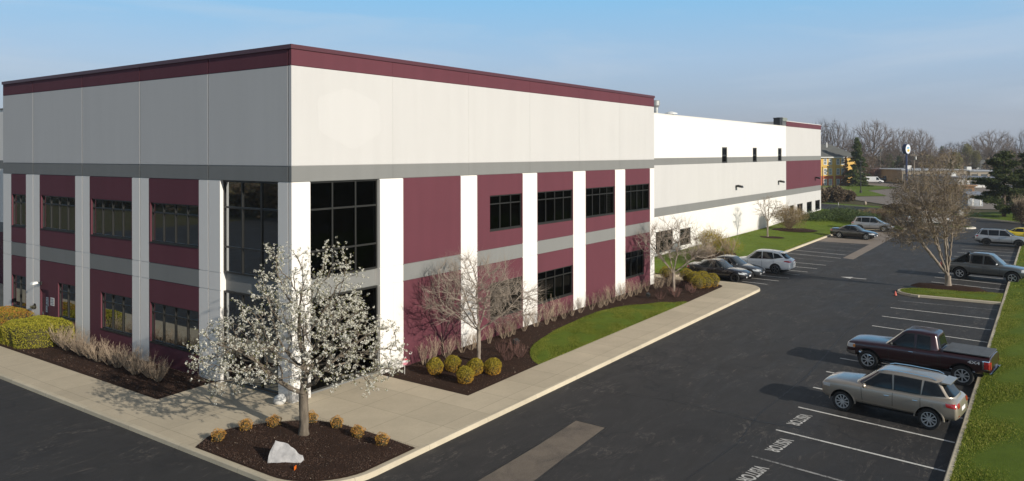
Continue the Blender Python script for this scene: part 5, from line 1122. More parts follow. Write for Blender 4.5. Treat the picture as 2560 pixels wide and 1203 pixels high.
# --- silver suv, right side far
CK = dict(L=4.62, W=1.86, r=.36, fx=3.70, rx=1.0, xs=[.9, 2.4, 3.7], top=[(0, .86), (.06, 1.02), (.25, 1.10), (1.2, 1.08), (3.1, 1.05), (3.6, 1.04), (4.3, .96), (4.52, .86), (4.62, .68)], bot=[(0, .50), (.12, .38), (.6, .32), (4.0, .32), (4.4, .36), (4.62, .46)],
          wid=[(0, .74), (.12, .86), (.45, .91), (1.6, .92), (3.2, .92), (4.0, .90), (4.4, .82), (4.56, .70), (4.62, .58)], belt=[(0, 1.09), (3.5, 1.05), (4, 1.05)],
          cab=dict(fb=3.52, ft=2.66, rb=.12, rt=.50, wb=.84, wt=.64, n=5.5, roof=[(0, 1.52), (.4, 1.60), (.9, 1.645), (1.9, 1.67), (2.6, 1.65), (2.8, 1.62), (3.5, 1.52)], tpr=.12),
          side=[[(2.12, .10), (3.16, .10), (2.56, .84), (2.16, .86)], [(1.22, .10), (2.02, .10), (2.06, .86), (1.20, .86)], [(.46, .2), (1.12, .10), (1.08, .86), (.66, .82)]], rw=(.12, .82),
          patch=[('headlight', 'front', rect(.45, .78, .76, .88), HLM, dict(off=.012)), ('headlight', 'side', rect(4.2, 4.5, .78, .88), HLM, dict(off=.012)), ('grille', 'front', rect(0, .42, .70, .84), BLKPL), ('lower_grille', 'front', rect(0, .5, .44, .58), BLKPL), ('taillight', 'side', rect(.03, .30, .94, 1.06), TLM, dict(off=.012)), ('taillight', 'rear', rect(.48, .76, .94, 1.05), TLM, dict(off=.012)), ('sill', 'side', rect(.6, 4.0, .33, .46), BLKPL, dict(off=.01)), ('rear_bumper', 'rear', rect(0, .7, .42, .62), BLKPL), ('rear_bumper', 'side', rect(.04, .5, .36, .56), BLKPL), ('number_plate', 'rear', rect(-.2, .2, .68, .8), wht, dict(sides=(1,)))],
          seams=[(3.1, .45, 1.0, .05), (2.08, .42, 1.03, .0), (1.16, .5, 1.03, .02)], mirror=(3.02, 1.12), handles=[(2.28, .92), (1.34, .93)], spokes=5, rimr=.68, rim=DARKRIM, flare=BLKPL, rails=(.7, 2.5), railmat=BLKPL, mirmat=P_SIL)
c = make_car('parked_suv', 'silver suv with black wheels parked on the far right beside a yellow car', 'suv', CK, P_SIL); place2(c, CK, 71.4, -18.95, -88)
# --- sedans
def sedan(L=4.6, W=1.80, H=1.45, wb_=2.70, fast=0.0, **kw):
    fx = L - .86; rx = fx - wb_; b = .92
    d = dict(L=L, W=W, r=.325, fx=fx, rx=rx, xs=[rx, L / 2, fx], top=[(0, .80), (.05, .98), (.2, 1.03 + fast * .03), (.8, 1.04 + fast * .03), (1.4, .98), (3.3, .93), (L - 1.2, .92), (L - .5, .80), (L - .12, .66), (L, .52)], bot=[(0, .42), (.15, .28), (.6, .22), (L - .7, .22), (L - .2, .26), (L, .34)],
             wid=[(0, .66), (.12, .80), (.5, .88), (1.6, W / 2 - .01), (3.2, W / 2 - .01), (L - .8, W / 2 - .03), (L - .35, .78), (L - .1, .64), (L, .50)], belt=[(0, 1.0), (1.2, .97), (3.4, .93)],
             cab=dict(fb=L - 1.28, ft=L - 2.12, rb=.55 - fast * .15, rt=1.42, rp=1.15, wb=W / 2 - .10, wt=W / 2 - .30, n=4.6, roof=[(.2, 1.06), (.7, H - .22), (1.3, H - .06), (1.8, H - .005), (2.3, H), (2.7, H - .03), (L - 1.3, H - .25)], tpr=.16),
             side=[[(2.22, .12), (L - 1.66, .12), (L - 2.22, .86), (2.26, .88)], [(1.30, .14), (2.14, .12), (2.18, .88), (1.66, .86)], [(1.02, .22), (1.24, .16), (1.52, .80), (1.46, .80)]], rw=(.16, .9),
             patch=[('headlight', 'front', [(.40, .60), (.70, .64), (.72, .74), (.42, .68)], HLM, dict(off=.010)), ('headlight', 'side', [(L - .55, .60), (L - .14, .56), (L - .2, .66), (L - .6, .72)], HLM, dict(off=.010)), ('grille', 'front', rect(0, .34, .52, .64), BLKPL), ('lower_grille', 'front', rect(0, .5, .30, .44), BLKPL), ('number_plate', 'front', rect(-.15, .15, .40, .5), wht, dict(sides=(1,), off=.014)), ('fog_lamp', 'front', rect(.50, .60, .34, .44), HLM), ('taillight', 'side', rect(.04, .30, .80, .94), TLM, dict(off=.010)), ('taillight', 'rear', rect(.45, .68, .80, .92), TLM, dict(off=.010)), ('sill', 'side', rect(rx + .4, fx - .4, .24, .30), BLKPL)],
             seams=[(L - 1.62, .30, .90, .04), (2.18, .28, .92, .0), (1.18, .40, .94, .1)], mirror=(L - 1.72, 1.0), handles=[(2.36, .82), (1.42, .84)], spokes=5, rimr=.68); d.update(kw); return d
S1 = sedan(4.62, 1.80, 1.44, 2.70, 1, rim=DARKRIM, twin=True); c = make_car('parked_sedan', 'black sedan parked nose out next to the curved sidewalk end', 'sedan', S1, P_BLK); c_s1 = c; place(c, (35.80, -4.1), (35.82, -1.35), 1.80); c.location.x += .15
S2 = sedan(4.80, 1.82, 1.47, 2.78, 0, rim=ALLOY); c = make_car('parked_sedan', 'dark grey sedan parked between the black sedan and the white suv', 'sedan', S2, P_DGR); place(c, (38.15, -4.35), (38.15, -1.57), 1.82)

S3 = sedan(4.75, 1.85, 1.40, 2.82, .5, rim=ALLOY, twin=True, r=.335); c = make_car('parked_sedan', 'black sedan parked alone on the pale paving in front of the silver suv', 'sedan', S3, P_BLK); place(c, (70.2, -6.6), (70.6, -3.80), 1.85)
# --- white suv with raked tailgate
RXs = dict(L=4.89, W=1.895, r=.375, fx=3.92, rx=1.13, arch=.06, xs=[1.1, 2.5, 3.9], top=[(0, .88), (.05, 1.02), (.3, 1.14), (1.2, 1.10), (3.2, 1.04), (3.7, 1.03), (4.4, .92), (4.75, .78), (4.89, .60)], bot=[(0, .42), (.15, .32), (.6, .28), (4.1, .28), (4.6, .30), (4.89, .40)],
          wid=[(0, .74), (.12, .86), (.5, .93), (1.6, .935), (3.3, .935), (4.2, .92), (4.6, .80), (4.82, .66), (4.89, .55)], belt=[(0, 1.14), (1.2, 1.12), (3.6, 1.03)],
          cab=dict(fb=3.70, ft=2.78, rb=.10, rt=.80, rp=.8, wb=.85, wt=.62, n=5, roof=[(0, 1.48), (.5, 1.58), (.9, 1.64), (1.9, 1.70), (2.6, 1.68), (2.9, 1.64), (3.7, 1.5)], tpr=.14),
          side=[[(2.20, .10), (3.28, .10), (2.64, .84), (2.24, .86)], [(1.28, .12), (2.10, .10), (2.14, .86), (1.42, .84)], [(.62, .36), (1.20, .14), (1.32, .80), (1.0, .70)]], rw=(.16, .84),
          patch=[('headlight', 'front', rect(.45, .78, .70, .82), HLM, dict(off=.01)), ('grille', 'front', rect(0, .4, .40, .72), BLKPL), ('taillight', 'side', [(.03, .92), (.50, .98), (.42, 1.06), (.05, 1.06)], TLM, dict(off=.012)), ('taillight', 'rear', rect(.30, .78, .92, 1.03), TLM, dict(off=.012)), ('number_plate', 'rear', rect(-.2, .2, .68, .82), wht, dict(sides=(1,))), ('bumper_trim', 'rear', rect(0, .6, .34, .42), BLKPL), ('rear_badge', 'rear', rect(-.07, .07, .93, 1.0), CHROME, dict(sides=(1,), off=.014)), ('sill', 'side', rect(1.6, 3.4, .29, .36), BLKPL)],
          seams=[(3.22, .4, .98, .06), (2.15, .36, 1.03, .0), (1.24, .5, 1.06, .04)], mirror=(3.12, 1.12), handles=[(2.36, .90), (1.44, .95)], spokes=5, rimr=.70, rim=plain('machined_rim', (.35, .35, .35), .3, .9), twin=True, spoiler=(.86, 1.62, .36, .56))
c = make_car('parked_suv', 'white suv with a raked tailgate parked nose in beside the lawn bank', 'suv', RXs, P_WHT); place2(c, RXs, 41.55, -4.05, 90)
ES = dict(CK); ES.update(L=4.52, W=1.84, fx=3.62, rx=.94, rim=ALLOY, flare=None, cab=dict(CK['cab'], fb=3.5, ft=2.5, roof=[(0, 1.5), (.4, 1.62), (1.2, 1.66), (1.9, 1.68), (2.5, 1.65), (3.5, 1.5)]), spokes=10, top=[(0, .86), (.06, 1.02), (.25, 1.10), (1.2, 1.08), (3.0, 1.04), (3.5, 1.02), (4.15, .90), (4.42, .78), (4.52, .62)], wid=[(0, .74), (.12, .86), (.45, .91), (1.6, .92), (3.2, .92), (3.9, .88), (4.3, .76), (4.46, .64), (4.52, .5)])
ES['patch'] = [p for p in CK['patch'] if p[0] not in ('sill', 'rear_bumper')] + [('headlight', 'side', rect(4.0, 4.35, .74, .86), HLM, dict(off=.012))]; ES['belt'] = [(0, 1.09), (3.4, 1.04)]
c = make_car('parked_suv', 'silver suv parked near the junipers behind the far black sedan', 'suv', ES, P_SIL); place2(c, ES, 80.2, -5.5, -88)
YC = sedan(4.78, 1.90, 1.35, 2.72, .2, rim=DARKRIM); c = make_car('parked_coupe', 'bright yellow coupe cut by the right picture edge beyond the silver suv', 'coupe', YC, P_YEL); c.location = (79.2, -20.7, -.148); c.rotation_euler = (0, 0, R(-88))
# --- half hidden and distant vehicles
PK = dict(FD); c = make_car('parked_pickup', 'white pickup half hidden behind the budding tree', 'pickup truck', dict(AV, flare=None), P_WHT); g = gd(2322, 566, -.15); c.location = (g.x, g.y, -.148); c.rotation_euler = (0, 0, R(-70))
VN = dict(L=5.6, W=2.0, r=.37, fx=4.55, rx=1.0, xs=[1, 3, 4.5], top=[(0, 1.0), (.06, 1.15), (3.9, 1.15), (4.6, 1.12), (5.3, 1.0), (5.55, .85), (5.6, .7)], bot=[(0, .5), (.1, .4), (5.3, .4), (5.6, .5)], wid=[(0, .95), (.1, 1.0), (4.6, 1.0), (5.3, .95), (5.6, .8)], belt=[(0, 1.13), (5, 1.13)],
          cab=dict(fb=4.75, ft=4.0, rb=.03, rt=.10, wb=.98, wt=.84, n=12, roof=[(0, 2.06), (3.8, 2.10), (4.2, 2.02), (4.8, 1.9)], tpr=.0), side=[[(3.5, .1), (4.5, .1), (4.0, .8), (3.52, .8)]], patch=[('headlight', 'front', rect(.6, .9, .75, .95), HLM), ('grille', 'front', rect(0, .55, .7, .92), BLKPL), ('taillight', 'rear', rect(.8, .95, .8, 1.1), TLM)], seams=[(4.55, .5, 1.1, 0), (3.4, .5, 1.1, 0)], mirror=(4.35, 1.3), handles=[(3.6, .95)], spokes=5)
c = make_car('white_van', 'white panel van in the distance right of the spruce', 'van', VN, P_WHT); g = gd(2184, 459, -.2); c.location = (g.x, g.y, -.19); c.rotation_euler = (0, 0, R(-78))
c = make_car('distant_pickup', 'dark pickup standing behind the distant white van', 'pickup truck', dict(FD), P_BLK); g = gd(2216, 455, -.2); c.location = (g.x, g.y, -.19); c.rotation_euler = (0, 0, R(-70))
# ------------------------------------------------------------------ beyond the lot
AL = math.atan2(RT[1], RT[0])     # local x = picture right, local y = away from the camera
def away(name, px, d, label, cat, z=-.2, rot=0.0, group=None):
    p = at(px, CY, d); return empty(name, (p.x, p.y, z), AL + R(rot), label, cat, group)
def hz(py, d): return CH - (py - 382.3) * d / F      # height of picture row py at depth d (right half)
YB = plain('yellow_render', (.74, .46, .11), .8, var=.05, sc=.4); OB = plain('orange_brick', (.52, .13, .055), .85, var=.1, sc=2); SHG = plain('grey_shingle', (.11, .11, .10), .9, var=.15, sc=1.5); TRIM = plain('white_trim', (.72, .70, .66), .6, var=.04)
PG = plain('pale_window_glass', (.22, .25, .28), .2, var=.2)
DG = plain('dark_window_glass', (.06, .07, .08), .15, spec=.8, var=.1)
h = away('yellow_hotel', 2113, 215, 'yellow and orange three storey hotel with grey hip roof beyond the warehouse', 'building', -.2)
Wd_ = 34.0; Dp = 15.0; HE = 8.3
cols = [-50 / 1898.6 * 215 + 0, -37 / 1898.6 * 215, -18 / 1898.6 * 215, -6 / 1898.6 * 215]; wins = []
xx = [-5.66, -4.2, -2.04, -.68, -7.9, -9.4, -11.9, -13.3, -15.8, -17.3]
for zc in (6.95, 4.15, 1.15):
    for x in xx: wins.append((x - .42, x + .42, zc - .85, zc + .85))
q = MB(); fc = lambda u, v, d: (u, d, v)
facade(q, [-Wd_, 0] + [x for w_ in wins for x in w_[:2]], [0, 2.9, HE] + [x for w_ in wins for x in w_[2:]], lambda u, v: (.15 if any(a < u < b and c < v < e for a, b, c, e in wins) else 0, 1 if v < 2.9 else 0, any(a < u < b and c < v < e for a, b, c, e in wins)), fc)
for y0, y1, x in ((0, Dp, 0), ): q.quad((x, y0, 2.9), (x, y1, 2.9), (x, y1, HE), (x, y0, HE), 0); q.quad((x, y0, 0), (x, y1, 0), (x, y1, 2.9), (x, y0, 2.9), 1)
q.quad((-Wd_, Dp, 0), (0, Dp, 0), (0, Dp, HE), (-Wd_, Dp, HE), 0); q.quad((-Wd_, 0, 0), (-Wd_, Dp, 0), (-Wd_, Dp, HE), (-Wd_, 0, HE), 0)
q.box(-3.4, -2.9, -.28, -.005, 0, HE, 0)
q.build('wall', [YB, OB], h)
q = MB(); q.box(-Wd_, 1.6, .9, 1.2, 0, HE - .2); 
for w_ in wins:
    f_ = MB(); a, b, c_, e = w_; t_ = .14
    f_.box(a - .06, a + t_, -.04, .10, c_ - .06, e + .06); f_.box(b - t_, b + .06, -.04, .10, c_ - .06, e + .06); f_.box(a + t_, b - t_, -.04, .10, c_ - .1, c_ + .10); f_.box(a + t_, b - t_, -.04, .10, e - .12, e + .06); f_.box(a + t_, b - t_, -.02, .10, (c_ + e) / 2 - .06, (c_ + e) / 2 + .06); f_.box((a + b) / 2 - .035, (a + b) / 2 + .035, -.01, .09, c_ + .1, e - .12)
    o = f_.build('window', TRIM, h); g_ = MB(); g_.quad((a, .11, c_), (b, .11, c_), (b, .11, e), (a, .11, e)); g_.build('pane', PG, o)
q = MB(); ov = .5; zr = 13.2
A_, B_, C_, D_ = (-Wd_ - ov, -ov, HE), (ov, -ov, HE), (ov, Dp + ov, HE), (-Wd_ - ov, Dp + ov, HE); E_, F_ = (-Wd_ + 8, Dp / 2, zr), (-8.4, Dp / 2, zr)
q.add([A_, B_, C_, D_, E_, F_], [(0, 1, 5, 4), (1, 2, 5), (2, 3, 4, 5), (3, 0, 4), (3, 2, 1, 0)]); rf_ = q.build('roof', SHG, h)
q = MB(); q.box(-Wd_ - ov, ov, -ov - .06, -ov + .1, HE - .28, HE - .003); q.box(ov - .1, ov + .06, -ov + .1, Dp + ov, HE - .28, HE - .003); q.build('fascia_board', TRIM, h)
q = MB(); q.tube((-3.4, 4.5, 11.0), (-3.4, 4.5, 12.4), .22, .22, 8, caps=True); q.build('chimney', TRIM, rf_)
q = MB(); q.tube((-8.9, 5, 11.8), (-8.9, 5, 13.6), .22, .22, 8, caps=True); q.build('chimney', TRIM, rf_)
h2 = away('hotel_wing', 2146, 238, 'grey roofed rear wing of the yellow hotel partly behind the spruce', 'building', -.2)
q = MB(); q.box(-12, 0, 0, 14, 0, 8.0); q.build('wall', YB, h2); q = MB(); q.add([(-14, -.6, 8), (.8, -.6, 8), (.8, 14.6, 8), (-14, 14.6, 8), (-14, 7, 12.2), (-6, 7, 12.2)], [(0, 1, 5, 4), (1, 2, 5), (2, 3, 4, 5), (3, 0, 4), (3, 2, 1, 0)]); q.build('roof', SHG, h2)
# --- conifers
M['needle'] = leafmat('conifer_needle', [(.15, (.03, .05, .016)), (.5, (.075, .10, .026)), (.85, (.13, .15, .04))], .8, .15, nscale=.5)
M['needle2'] = leafmat('pine_needle', [(.15, (.020, .034, .014)), (.5, (.052, .072, .020)), (.85, (.105, .115, .030))], .8, .15, nscale=.5)
def conifer(name, loc, label, H, Rd, n, seed, mat, leaf=.3, layered=False, clear=.1):
    rng = np.random.default_rng(seed); rg = random.Random(seed); root = empty(name, loc, 0, label, 'tree'); t = MB()
    for i in range(8): t.tube((0, 0, H * i / 8 - (.2 if i == 0 else 0)), (0, 0, H * (i + 1) / 8), .028 * H * (1 - i / 8) ** .8 + .02, .028 * H * (1 - (i + 1) / 8) ** .8 + .02, 8)
    t.build('trunk', M['bark_far'], root); P_ = []; b = MB(); nb = 70 if layered else 110
    for k in range(nb):
        u = clear + (1 - clear) * (k + rg.random()) / nb; z = H * u; a = rg.uniform(0, 6.283); L_ = Rd * ((1 - u) ** (.55 if layered else .85)) * rg.uniform(.55, 1.12) + .15 * Rd * (1 - u) + .1
        if layered: L_ *= .75 + .35 * math.sin(z * 2.1 + seed)
        dz = (.05 if layered else -.18) * L_; e = Vector((math.cos(a) * L_, math.sin(a) * L_, z + dz)); s = Vector((0, 0, z)); b.tube(s, e, .035, .012, 4); m_ = int(n / nb * L_ / Rd * 1.7) + 6; tt = rng.uniform(.15 if not layered else .35, 1.05, m_)
        w = .10 * Rd * (1.25 - tt)[:, None] * rng.normal(size=(m_, 3)) * [1, 1, .42] + rng.normal(size=(m_, 3)) * .06
        P_.append(np.array(s)[None] + (np.array(e) - np.array(s))[None] * tt[:, None] + w)
    cr = b.build('crown', M['bark_far'], root); P_ = np.concatenate(P_); npmesh('needles', quads(P_, leaf, (0, 0, 1), .2, .32, rng), 4, mat, cr); return root
p = gd(2510, 545, -.1); conifer('pine_tree', (p.x, p.y, -.1), 'big dark green pine right of the grey shed', 9.4, 4.9, 46000, 3, M['needle2'], .36, True, .10)
p = gd(2572, 541, -.1); conifer('pine_tree', (p.x + 2, p.y, -.1), 'second dark pine cut by the right picture edge', 9.2, 4.6, 30000, 8, M['needle2'], .36, True, .12)
p = gd(2143, 467, -.2); conifer('spruce_tree', (p.x, p.y, -.2), 'tall conical green spruce in front of the yellow hotel', 13.6, 3.5, 26000, 5, M['needle'], .5, False, .05)
p = at(2114, CY, 212); conifer('cypress_tree', (p.x, p.y, -.2), 'slim rusty brown conifer against the right end of the hotel', 8.4, 1.3, 3500, 6, leafmat('rusty_needle', [(.2, (.10, .05, .025)), (.8, (.20, .12, .05))], .8, .1), .4, False, .02)
for px, d, H, Rd, sd, lab in ((2222, 300, 9, 4.2, 12, 'dark round evergreen left of the tall oval sign'), (2248, 305, 8, 4.5, 13, 'dark evergreen just left of the oval sign pole'), (2205, 310, 7, 4.0, 14, 'low dark evergreen behind the pink tree'), (2385, 255, 9.5, 3.0, 15, 'dark green conifer behind the long low building'), (2355, 420, 13, 5, 16, 'far dark evergreen between the bare trees')):
    p = at(px, CY, d); conifer('evergreen_tree', (p.x, p.y, -.2), lab, H, Rd, 3000, sd, M['needle'], .8, False, .02)
# --- leafless trees of the skyline: four kinds, copied
def far_tree_parts(seed, fan, dens=1.0, h=10.0):
    """meshes of a tree 10 m tall: trunk + limbs, and a haze of fine twigs"""
    tp = trunkpts(2.2, .4, (.1, 0), .02, seed); nt = len(tp)
    A = sample([(0, 0, 6.4, 3.6 * fan, 3.6 * fan, 3.4, 3), (1.4 * fan, .5, 5.2, 2.6 * fan, 2.6 * fan, 2.2, 1), (-1.5 * fan, -.6, 5.4, 2.4 * fan, 2.4 * fan, 2.2, 1)], int(1000 * dens), seed)
    nodes, par = colonize(A, tp, .40, 3.2, .58, 60, seed, .18, base=1); r = radii(nodes, par, .24, .014, 2.1); t = MB()
    for i in range(1, nt): t.tube(nodes[i - 1], nodes[i], r[i - 1] * (1.3 if i == 1 else 1), r[i], 8)
    c = MB(); fork_mesh(c, nodes, par, r, nt); tips = []; twigs(c, nodes, par, r, .045, 4, 1.1, seed, .42, .30, .013, 2, tips)
    return mesh_of(t, 'trunk', M['bark_far']), mesh_of(c, 'crown', M['bark_far'])
FT = [far_tree_parts(500 + i, f, d) for i, (f, d) in enumerate(((1.0, 1.2), (1.2, 1.3), (.8, 1.), (1.05, 1.2)))]
def far_tree(px, d, top, wpx, k, label, grp='bare trees along the skyline', base=-.3, name='bare_tree'):
    H = hz(top, d) - base; p = at(px, CY, d); root = empty(name, (p.x, p.y, base), rnd.uniform(0, 6), label, 'tree', grp); s = H / 10.0; w = wpx * 1.12 * d / F / 7.8
    root.scale = (w, w, s); link('trunk', FT[k][0], root); link('crown', FT[k][1], root); return root
for a in ((2182, 300, 302, 92, 1, 'largest bare tree on the skyline, right above the distant white van'), (2090, 262, 301, 70, 0, 'tall bare tree rising behind the hotel roof'), (2052, 275, 300, 60, 2, 'bare tree whose top shows just above the far end of the warehouse roof'), (2258, 330, 322, 66, 3, 'broad bare tree above the oval sign'), (2296, 340, 324, 60, 1, 'dense bare tree right of the oval sign'),
          (2325, 330, 346, 34, 2, 'small bare tree between the two taller groups'), (2384, 400, 356, 56, 3, 'low hazy bare tree behind the island tree'), (2425, 420, 350, 50, 0, 'hazy bare tree left of the round domed tree'), (2482, 340, 327, 84, 1, 'round domed bare tree above the big pine'), (2518, 350, 342, 46, 2, 'bare tree at the right shoulder of the domed tree'), (2566, 190, 325, 50, 3, 'bare tree cut by the right picture edge'),
          (2128, 330, 346, 60, 3, 'low bare tree right of the hotel roof'), (2150, 380, 352, 60, 0, 'hazy bare tree behind the spruce top'), (2225, 360, 348, 60, 2, 'bare tree filling the gap left of the oval sign'), (2345, 420, 372, 60, 1, 'low hazy bare tree far behind the poles'), (2450, 430, 364, 60, 3, 'low hazy bare tree behind the grey house roofs'), (2540, 420, 370, 60, 0, 'low hazy bare tree near the right edge'),
          (2210, 270, 372, 50, 2, 'short bare tree behind the white utility pole'), (2305, 280, 376, 56, 3, 'short bare tree behind the second utility pole'), (2270, 285, 385, 44, 0, 'short bare tree behind the sign pole'), (2405, 300, 380, 44, 1, 'short bare tree left of the grey houses'), (2170, 250, 380, 44, 3, 'short bare tree right of the spruce'), (2340, 262, 384, 40, 2, 'short bare tree behind the long low roof'), (2365, 310, 368, 48, 0, 'bare tree behind the dark conifer')):
    far_tree(*a)
# yellow green budding crowns
M['buds'] = leafmat('yellow_green_bud', [(.2, (.16, .15, .05)), (.8, (.30, .28, .10))], .8, .2, nscale=.3)
for px, d, top, wpx, lab in ((2418, 330, 361, 26, 'yellow green budding tree left of the domed tree'), (2318, 300, 388, 40, 'tan budding tree behind the poles'), (2395, 265, 383, 24, 'yellow green budding tree beside the dark conifer'), (2440, 300, 378, 26, 'olive budding tree above the grey roofs')):
    o = far_tree(px, d, top, wpx, 2, lab, 'budding trees on the skyline', name='budding_tree'); P_, v = ball(3.2, 12.5, 2200, .5, int(px), .15, .4); P_[:, 2] = np.clip(P_[:, 2] * .62 + 2.4, 2, 10); cr_ = [c_ for c_ in o.children if c_.name.startswith('crown')][0]; npmesh('bud', quads(P_, .42, asp=.6), 4, M['buds'], cr_)
M['pink'] = leafmat('pink_blossom', [(.2, (.28, .13, .12)), (.8, (.42, .24, .21))], .8, .2)
o = far_tree(2190, 250, 420, 34, 3, 'pinkish brown blossoming tree behind the white van', 'budding trees on the skyline', name='budding_tree'); P_, v = ball(3.6, 12, 1800, .5, 77, .15, .5); P_[:, 2] = np.clip(P_[:, 2] * .6 + 2.4, 3, 10); npmesh('bud', quads(P_, .45, asp=.6), 4, M['pink'], [c_ for c_ in o.children if c_.name.startswith('crown')][0])
# brown thickets and hedgerows
def thicket(px, d, wpx, top, label, n, mat, seed, base=-.2, leaf=.35, stems=90):
    p = at(px, CY, d); H = hz(top, d) - base; w = wpx * d / F / 2
    return big_bush((p.x, p.y, base), label, w, H, mat, n, leaf, stems, seed, M['twig'], 'thicket')
M['brown'] = leafmat('brown_thicket', [(.15, (.065, .045, .032)), (.5, (.12, .085, .055)), (.85, (.17, .13, .07))], .9, .1, nscale=.5)
thicket(2085, 146, 60, 470, 'brown leafless thicket below the yellow hotel', 5200, M['brown'], 71); thicket(2118, 148, 40, 478, 'brown thicket right of the one below the hotel', 4200, M['brown'], 72); thicket(2050, 142, 44, 474, 'brown thicket beside the end of the warehouse', 4000, M['brown'], 73)
thicket(2554, 100, 44, 505, 'brown bush at the right edge below the second pine', 3000, M['brown'], 74, leaf=.2); thicket(2300, 118, 70, 508, 'brown hedge behind the white pickup', 4200, M['brown'], 75, leaf=.25); thicket(2240, 122, 60, 512, 'low brown hedge right of the pale stone', 3400, M['brown'], 76, leaf=.25)
rng = np.random.default_rng(5); n = 46000; a = rng.uniform(-450, 1500, n); dd = rng.uniform(430, 600, n); hh = (5.5 + 3.0 * np.sin(a / 37) + 2.2 * np.sin(a / 13 + 2) + 1.5 * np.sin(a / 5.1)) * rng.uniform(.0, 1.15, n) ** .8
px_ = 1500 + a; lat = (px_ - CX) / F
P_ = np.stack([CAM[0] + (RT[0] * lat + FW[0]) * dd, CAM[1] + (RT[1] * lat + FW[1]) * dd, np.maximum(.2, hh) - .3], 1)
tag(npmesh('far_woods', quads(P_, 3.4, (0, 0, 1), .0, .16, rng), 4, leafmat('far_wood_twigs', [(.15, (.065, .05, .042)), (.5, (.11, .085, .065)), (.85, (.13, .12, .06))], .9, .05, nscale=.02)), 'brown leafless woods along the far horizon', 'woods', kind='stuff')
n = 42000; a = rng.uniform(-300, 1700, n); dd = rng.uniform(285, 420, n); hh = (5.6 + 2.2 * np.sin(a / 31) + 1.6 * np.sin(a / 9.)) * rng.uniform(0, 1.1, n); lat = (1500 + a - CX) / F
P_ = np.stack([CAM[0] + (RT[0] * lat + FW[0]) * dd, CAM[1] + (RT[1] * lat + FW[1]) * dd, np.maximum(.15, hh) - .3], 1)
tag(npmesh('far_undergrowth', quads(P_, 2.0, (0, 0, 1), .0, .3, rng), 4, leafmat('undergrowth', [(.15, (.06, .045, .03)), (.5, (.13, .09, .06)), (.85, (.16, .14, .06))], .9, .05, nscale=.03)), 'brown and olive undergrowth below the distant trees', 'undergrowth', kind='stuff')
n = 15000; P_ = np.stack([rng.uniform(-62, -50, n), rng.uniform(-20, 150, n), rng.uniform(0, 1, n) ** .7], 1); P_[:, 2] *= 7 + 2.5 * np.sin(P_[:, 1] / 7) + 1.5 * np.sin(P_[:, 1] / 2.7)  # out-of-view woods, added so the shaded windows mirror something dark
tag(npmesh('added_side_woods', quads(P_, 1.3, (0, 0, 1), .0, .3, rng), 4, bpy.data.materials['undergrowth']), 'unseen brown woods left of the lot, added to darken reflections in the shaded windows', 'woods', kind='stuff')
# --- long low commercial building and neighbours
RFM = plain('pale_flat_roof', (.34, .35, .37), .8, var=.15, sc=.3); BLU = plain('blue_grey_roof', (.20, .22, .26), .7, var=.1, sc=.3); TANW = plain('tan_wall', (.30, .25, .19), .85, var=.1, sc=.5); WW = plain('white_wall', (.62, .61, .58), .8, var=.05, sc=.5)
def shop(px0, px1, d, ztop, dep, label, wallm, roofm, doors=3, rot=0, name='commercial_building'):
    b_ = away(name, (px0 + px1) / 2, d, label, 'building', -.2, rot); w = (px1 - px0) * d / F; q = MB()
    for a, c_ in ((-w / 2, w / 2),): q.box(a, c_, 0, dep, 0, ztop)
    q.build('wall', wallm, b_); q = MB(); q.box(-w / 2 - .4, w / 2 + .4, -.5, dep + .4, ztop + .004, ztop + .30); q.build('roof', roofm, b_)
    for i in range(doors):
        x = -w / 2 + w * (i + .5) / doors; q = MB(); q.box(x - w / doors * .33, x + w / doors * .33, -.06, -.004, .1 if i % 2 else .8, ztop * .72); q.build('window', DG, b_)
    q = MB(); q.box(-w * .2, -w * .2 + 1.6, dep * .4, dep * .4 + 1.6, ztop + .30, ztop + 1.4); q.build('air_handler', WW, b_); return b_
shop(2255, 2416, 235, hz(424, 235) + .2 - .3, 22, 'long low building with a pale flat roof behind the island tree', TANW, RFM, 8)
shop(2400, 2506, 205, hz(444, 205) + .2 - .3, 26, 'white walled low building with a blue grey roof left of the big pine', WW, BLU, 5)
shop(2425, 2520, 250, hz(427, 250) + .2 - .3, 20, 'second flat roofed building behind the white walled one', TANW, RFM, 4)
shop(2396, 2436, 168, hz(463, 168) + .2 - .3, 6, 'low brown fenced enclosure above the grey shed', plain('rust_fence', (.22, .12, .06), .9, var=.2, sc=2), plain('rust_cap', (.26, .15, .08), .9), 1, name='enclosure')
sh_ = away('grey_shed', 2440, 133, 'small grey shed with two doors in front of the big pine', 'shed', -.2); q = MB(); q.box(-1.45, 1.2, 0, 2.6, 0, 2.1); q.build('wall', plain('grey_cladding', (.30, .32, .34), .8, var=.08), sh_)
q = MB(); q.add([(-1.6, -.15, 2.08), (1.35, -.15, 2.08), (1.35, 2.75, 2.08), (-1.6, 2.75, 2.08), (-1.6, 1.3, 2.55), (1.35, 1.3, 2.55)], [(0, 1, 5, 4), (2, 3, 4, 5), (1, 2, 5), (3, 0, 4), (3, 2, 1, 0)]); q.build('roof', BLU, sh_)
for x, m_ in ((-.55, WW), (.8, WW)): q = MB(); q.box(x - .14, x + .14, -.04, -.004, .15, 1.75); q.build('door', m_, sh_)
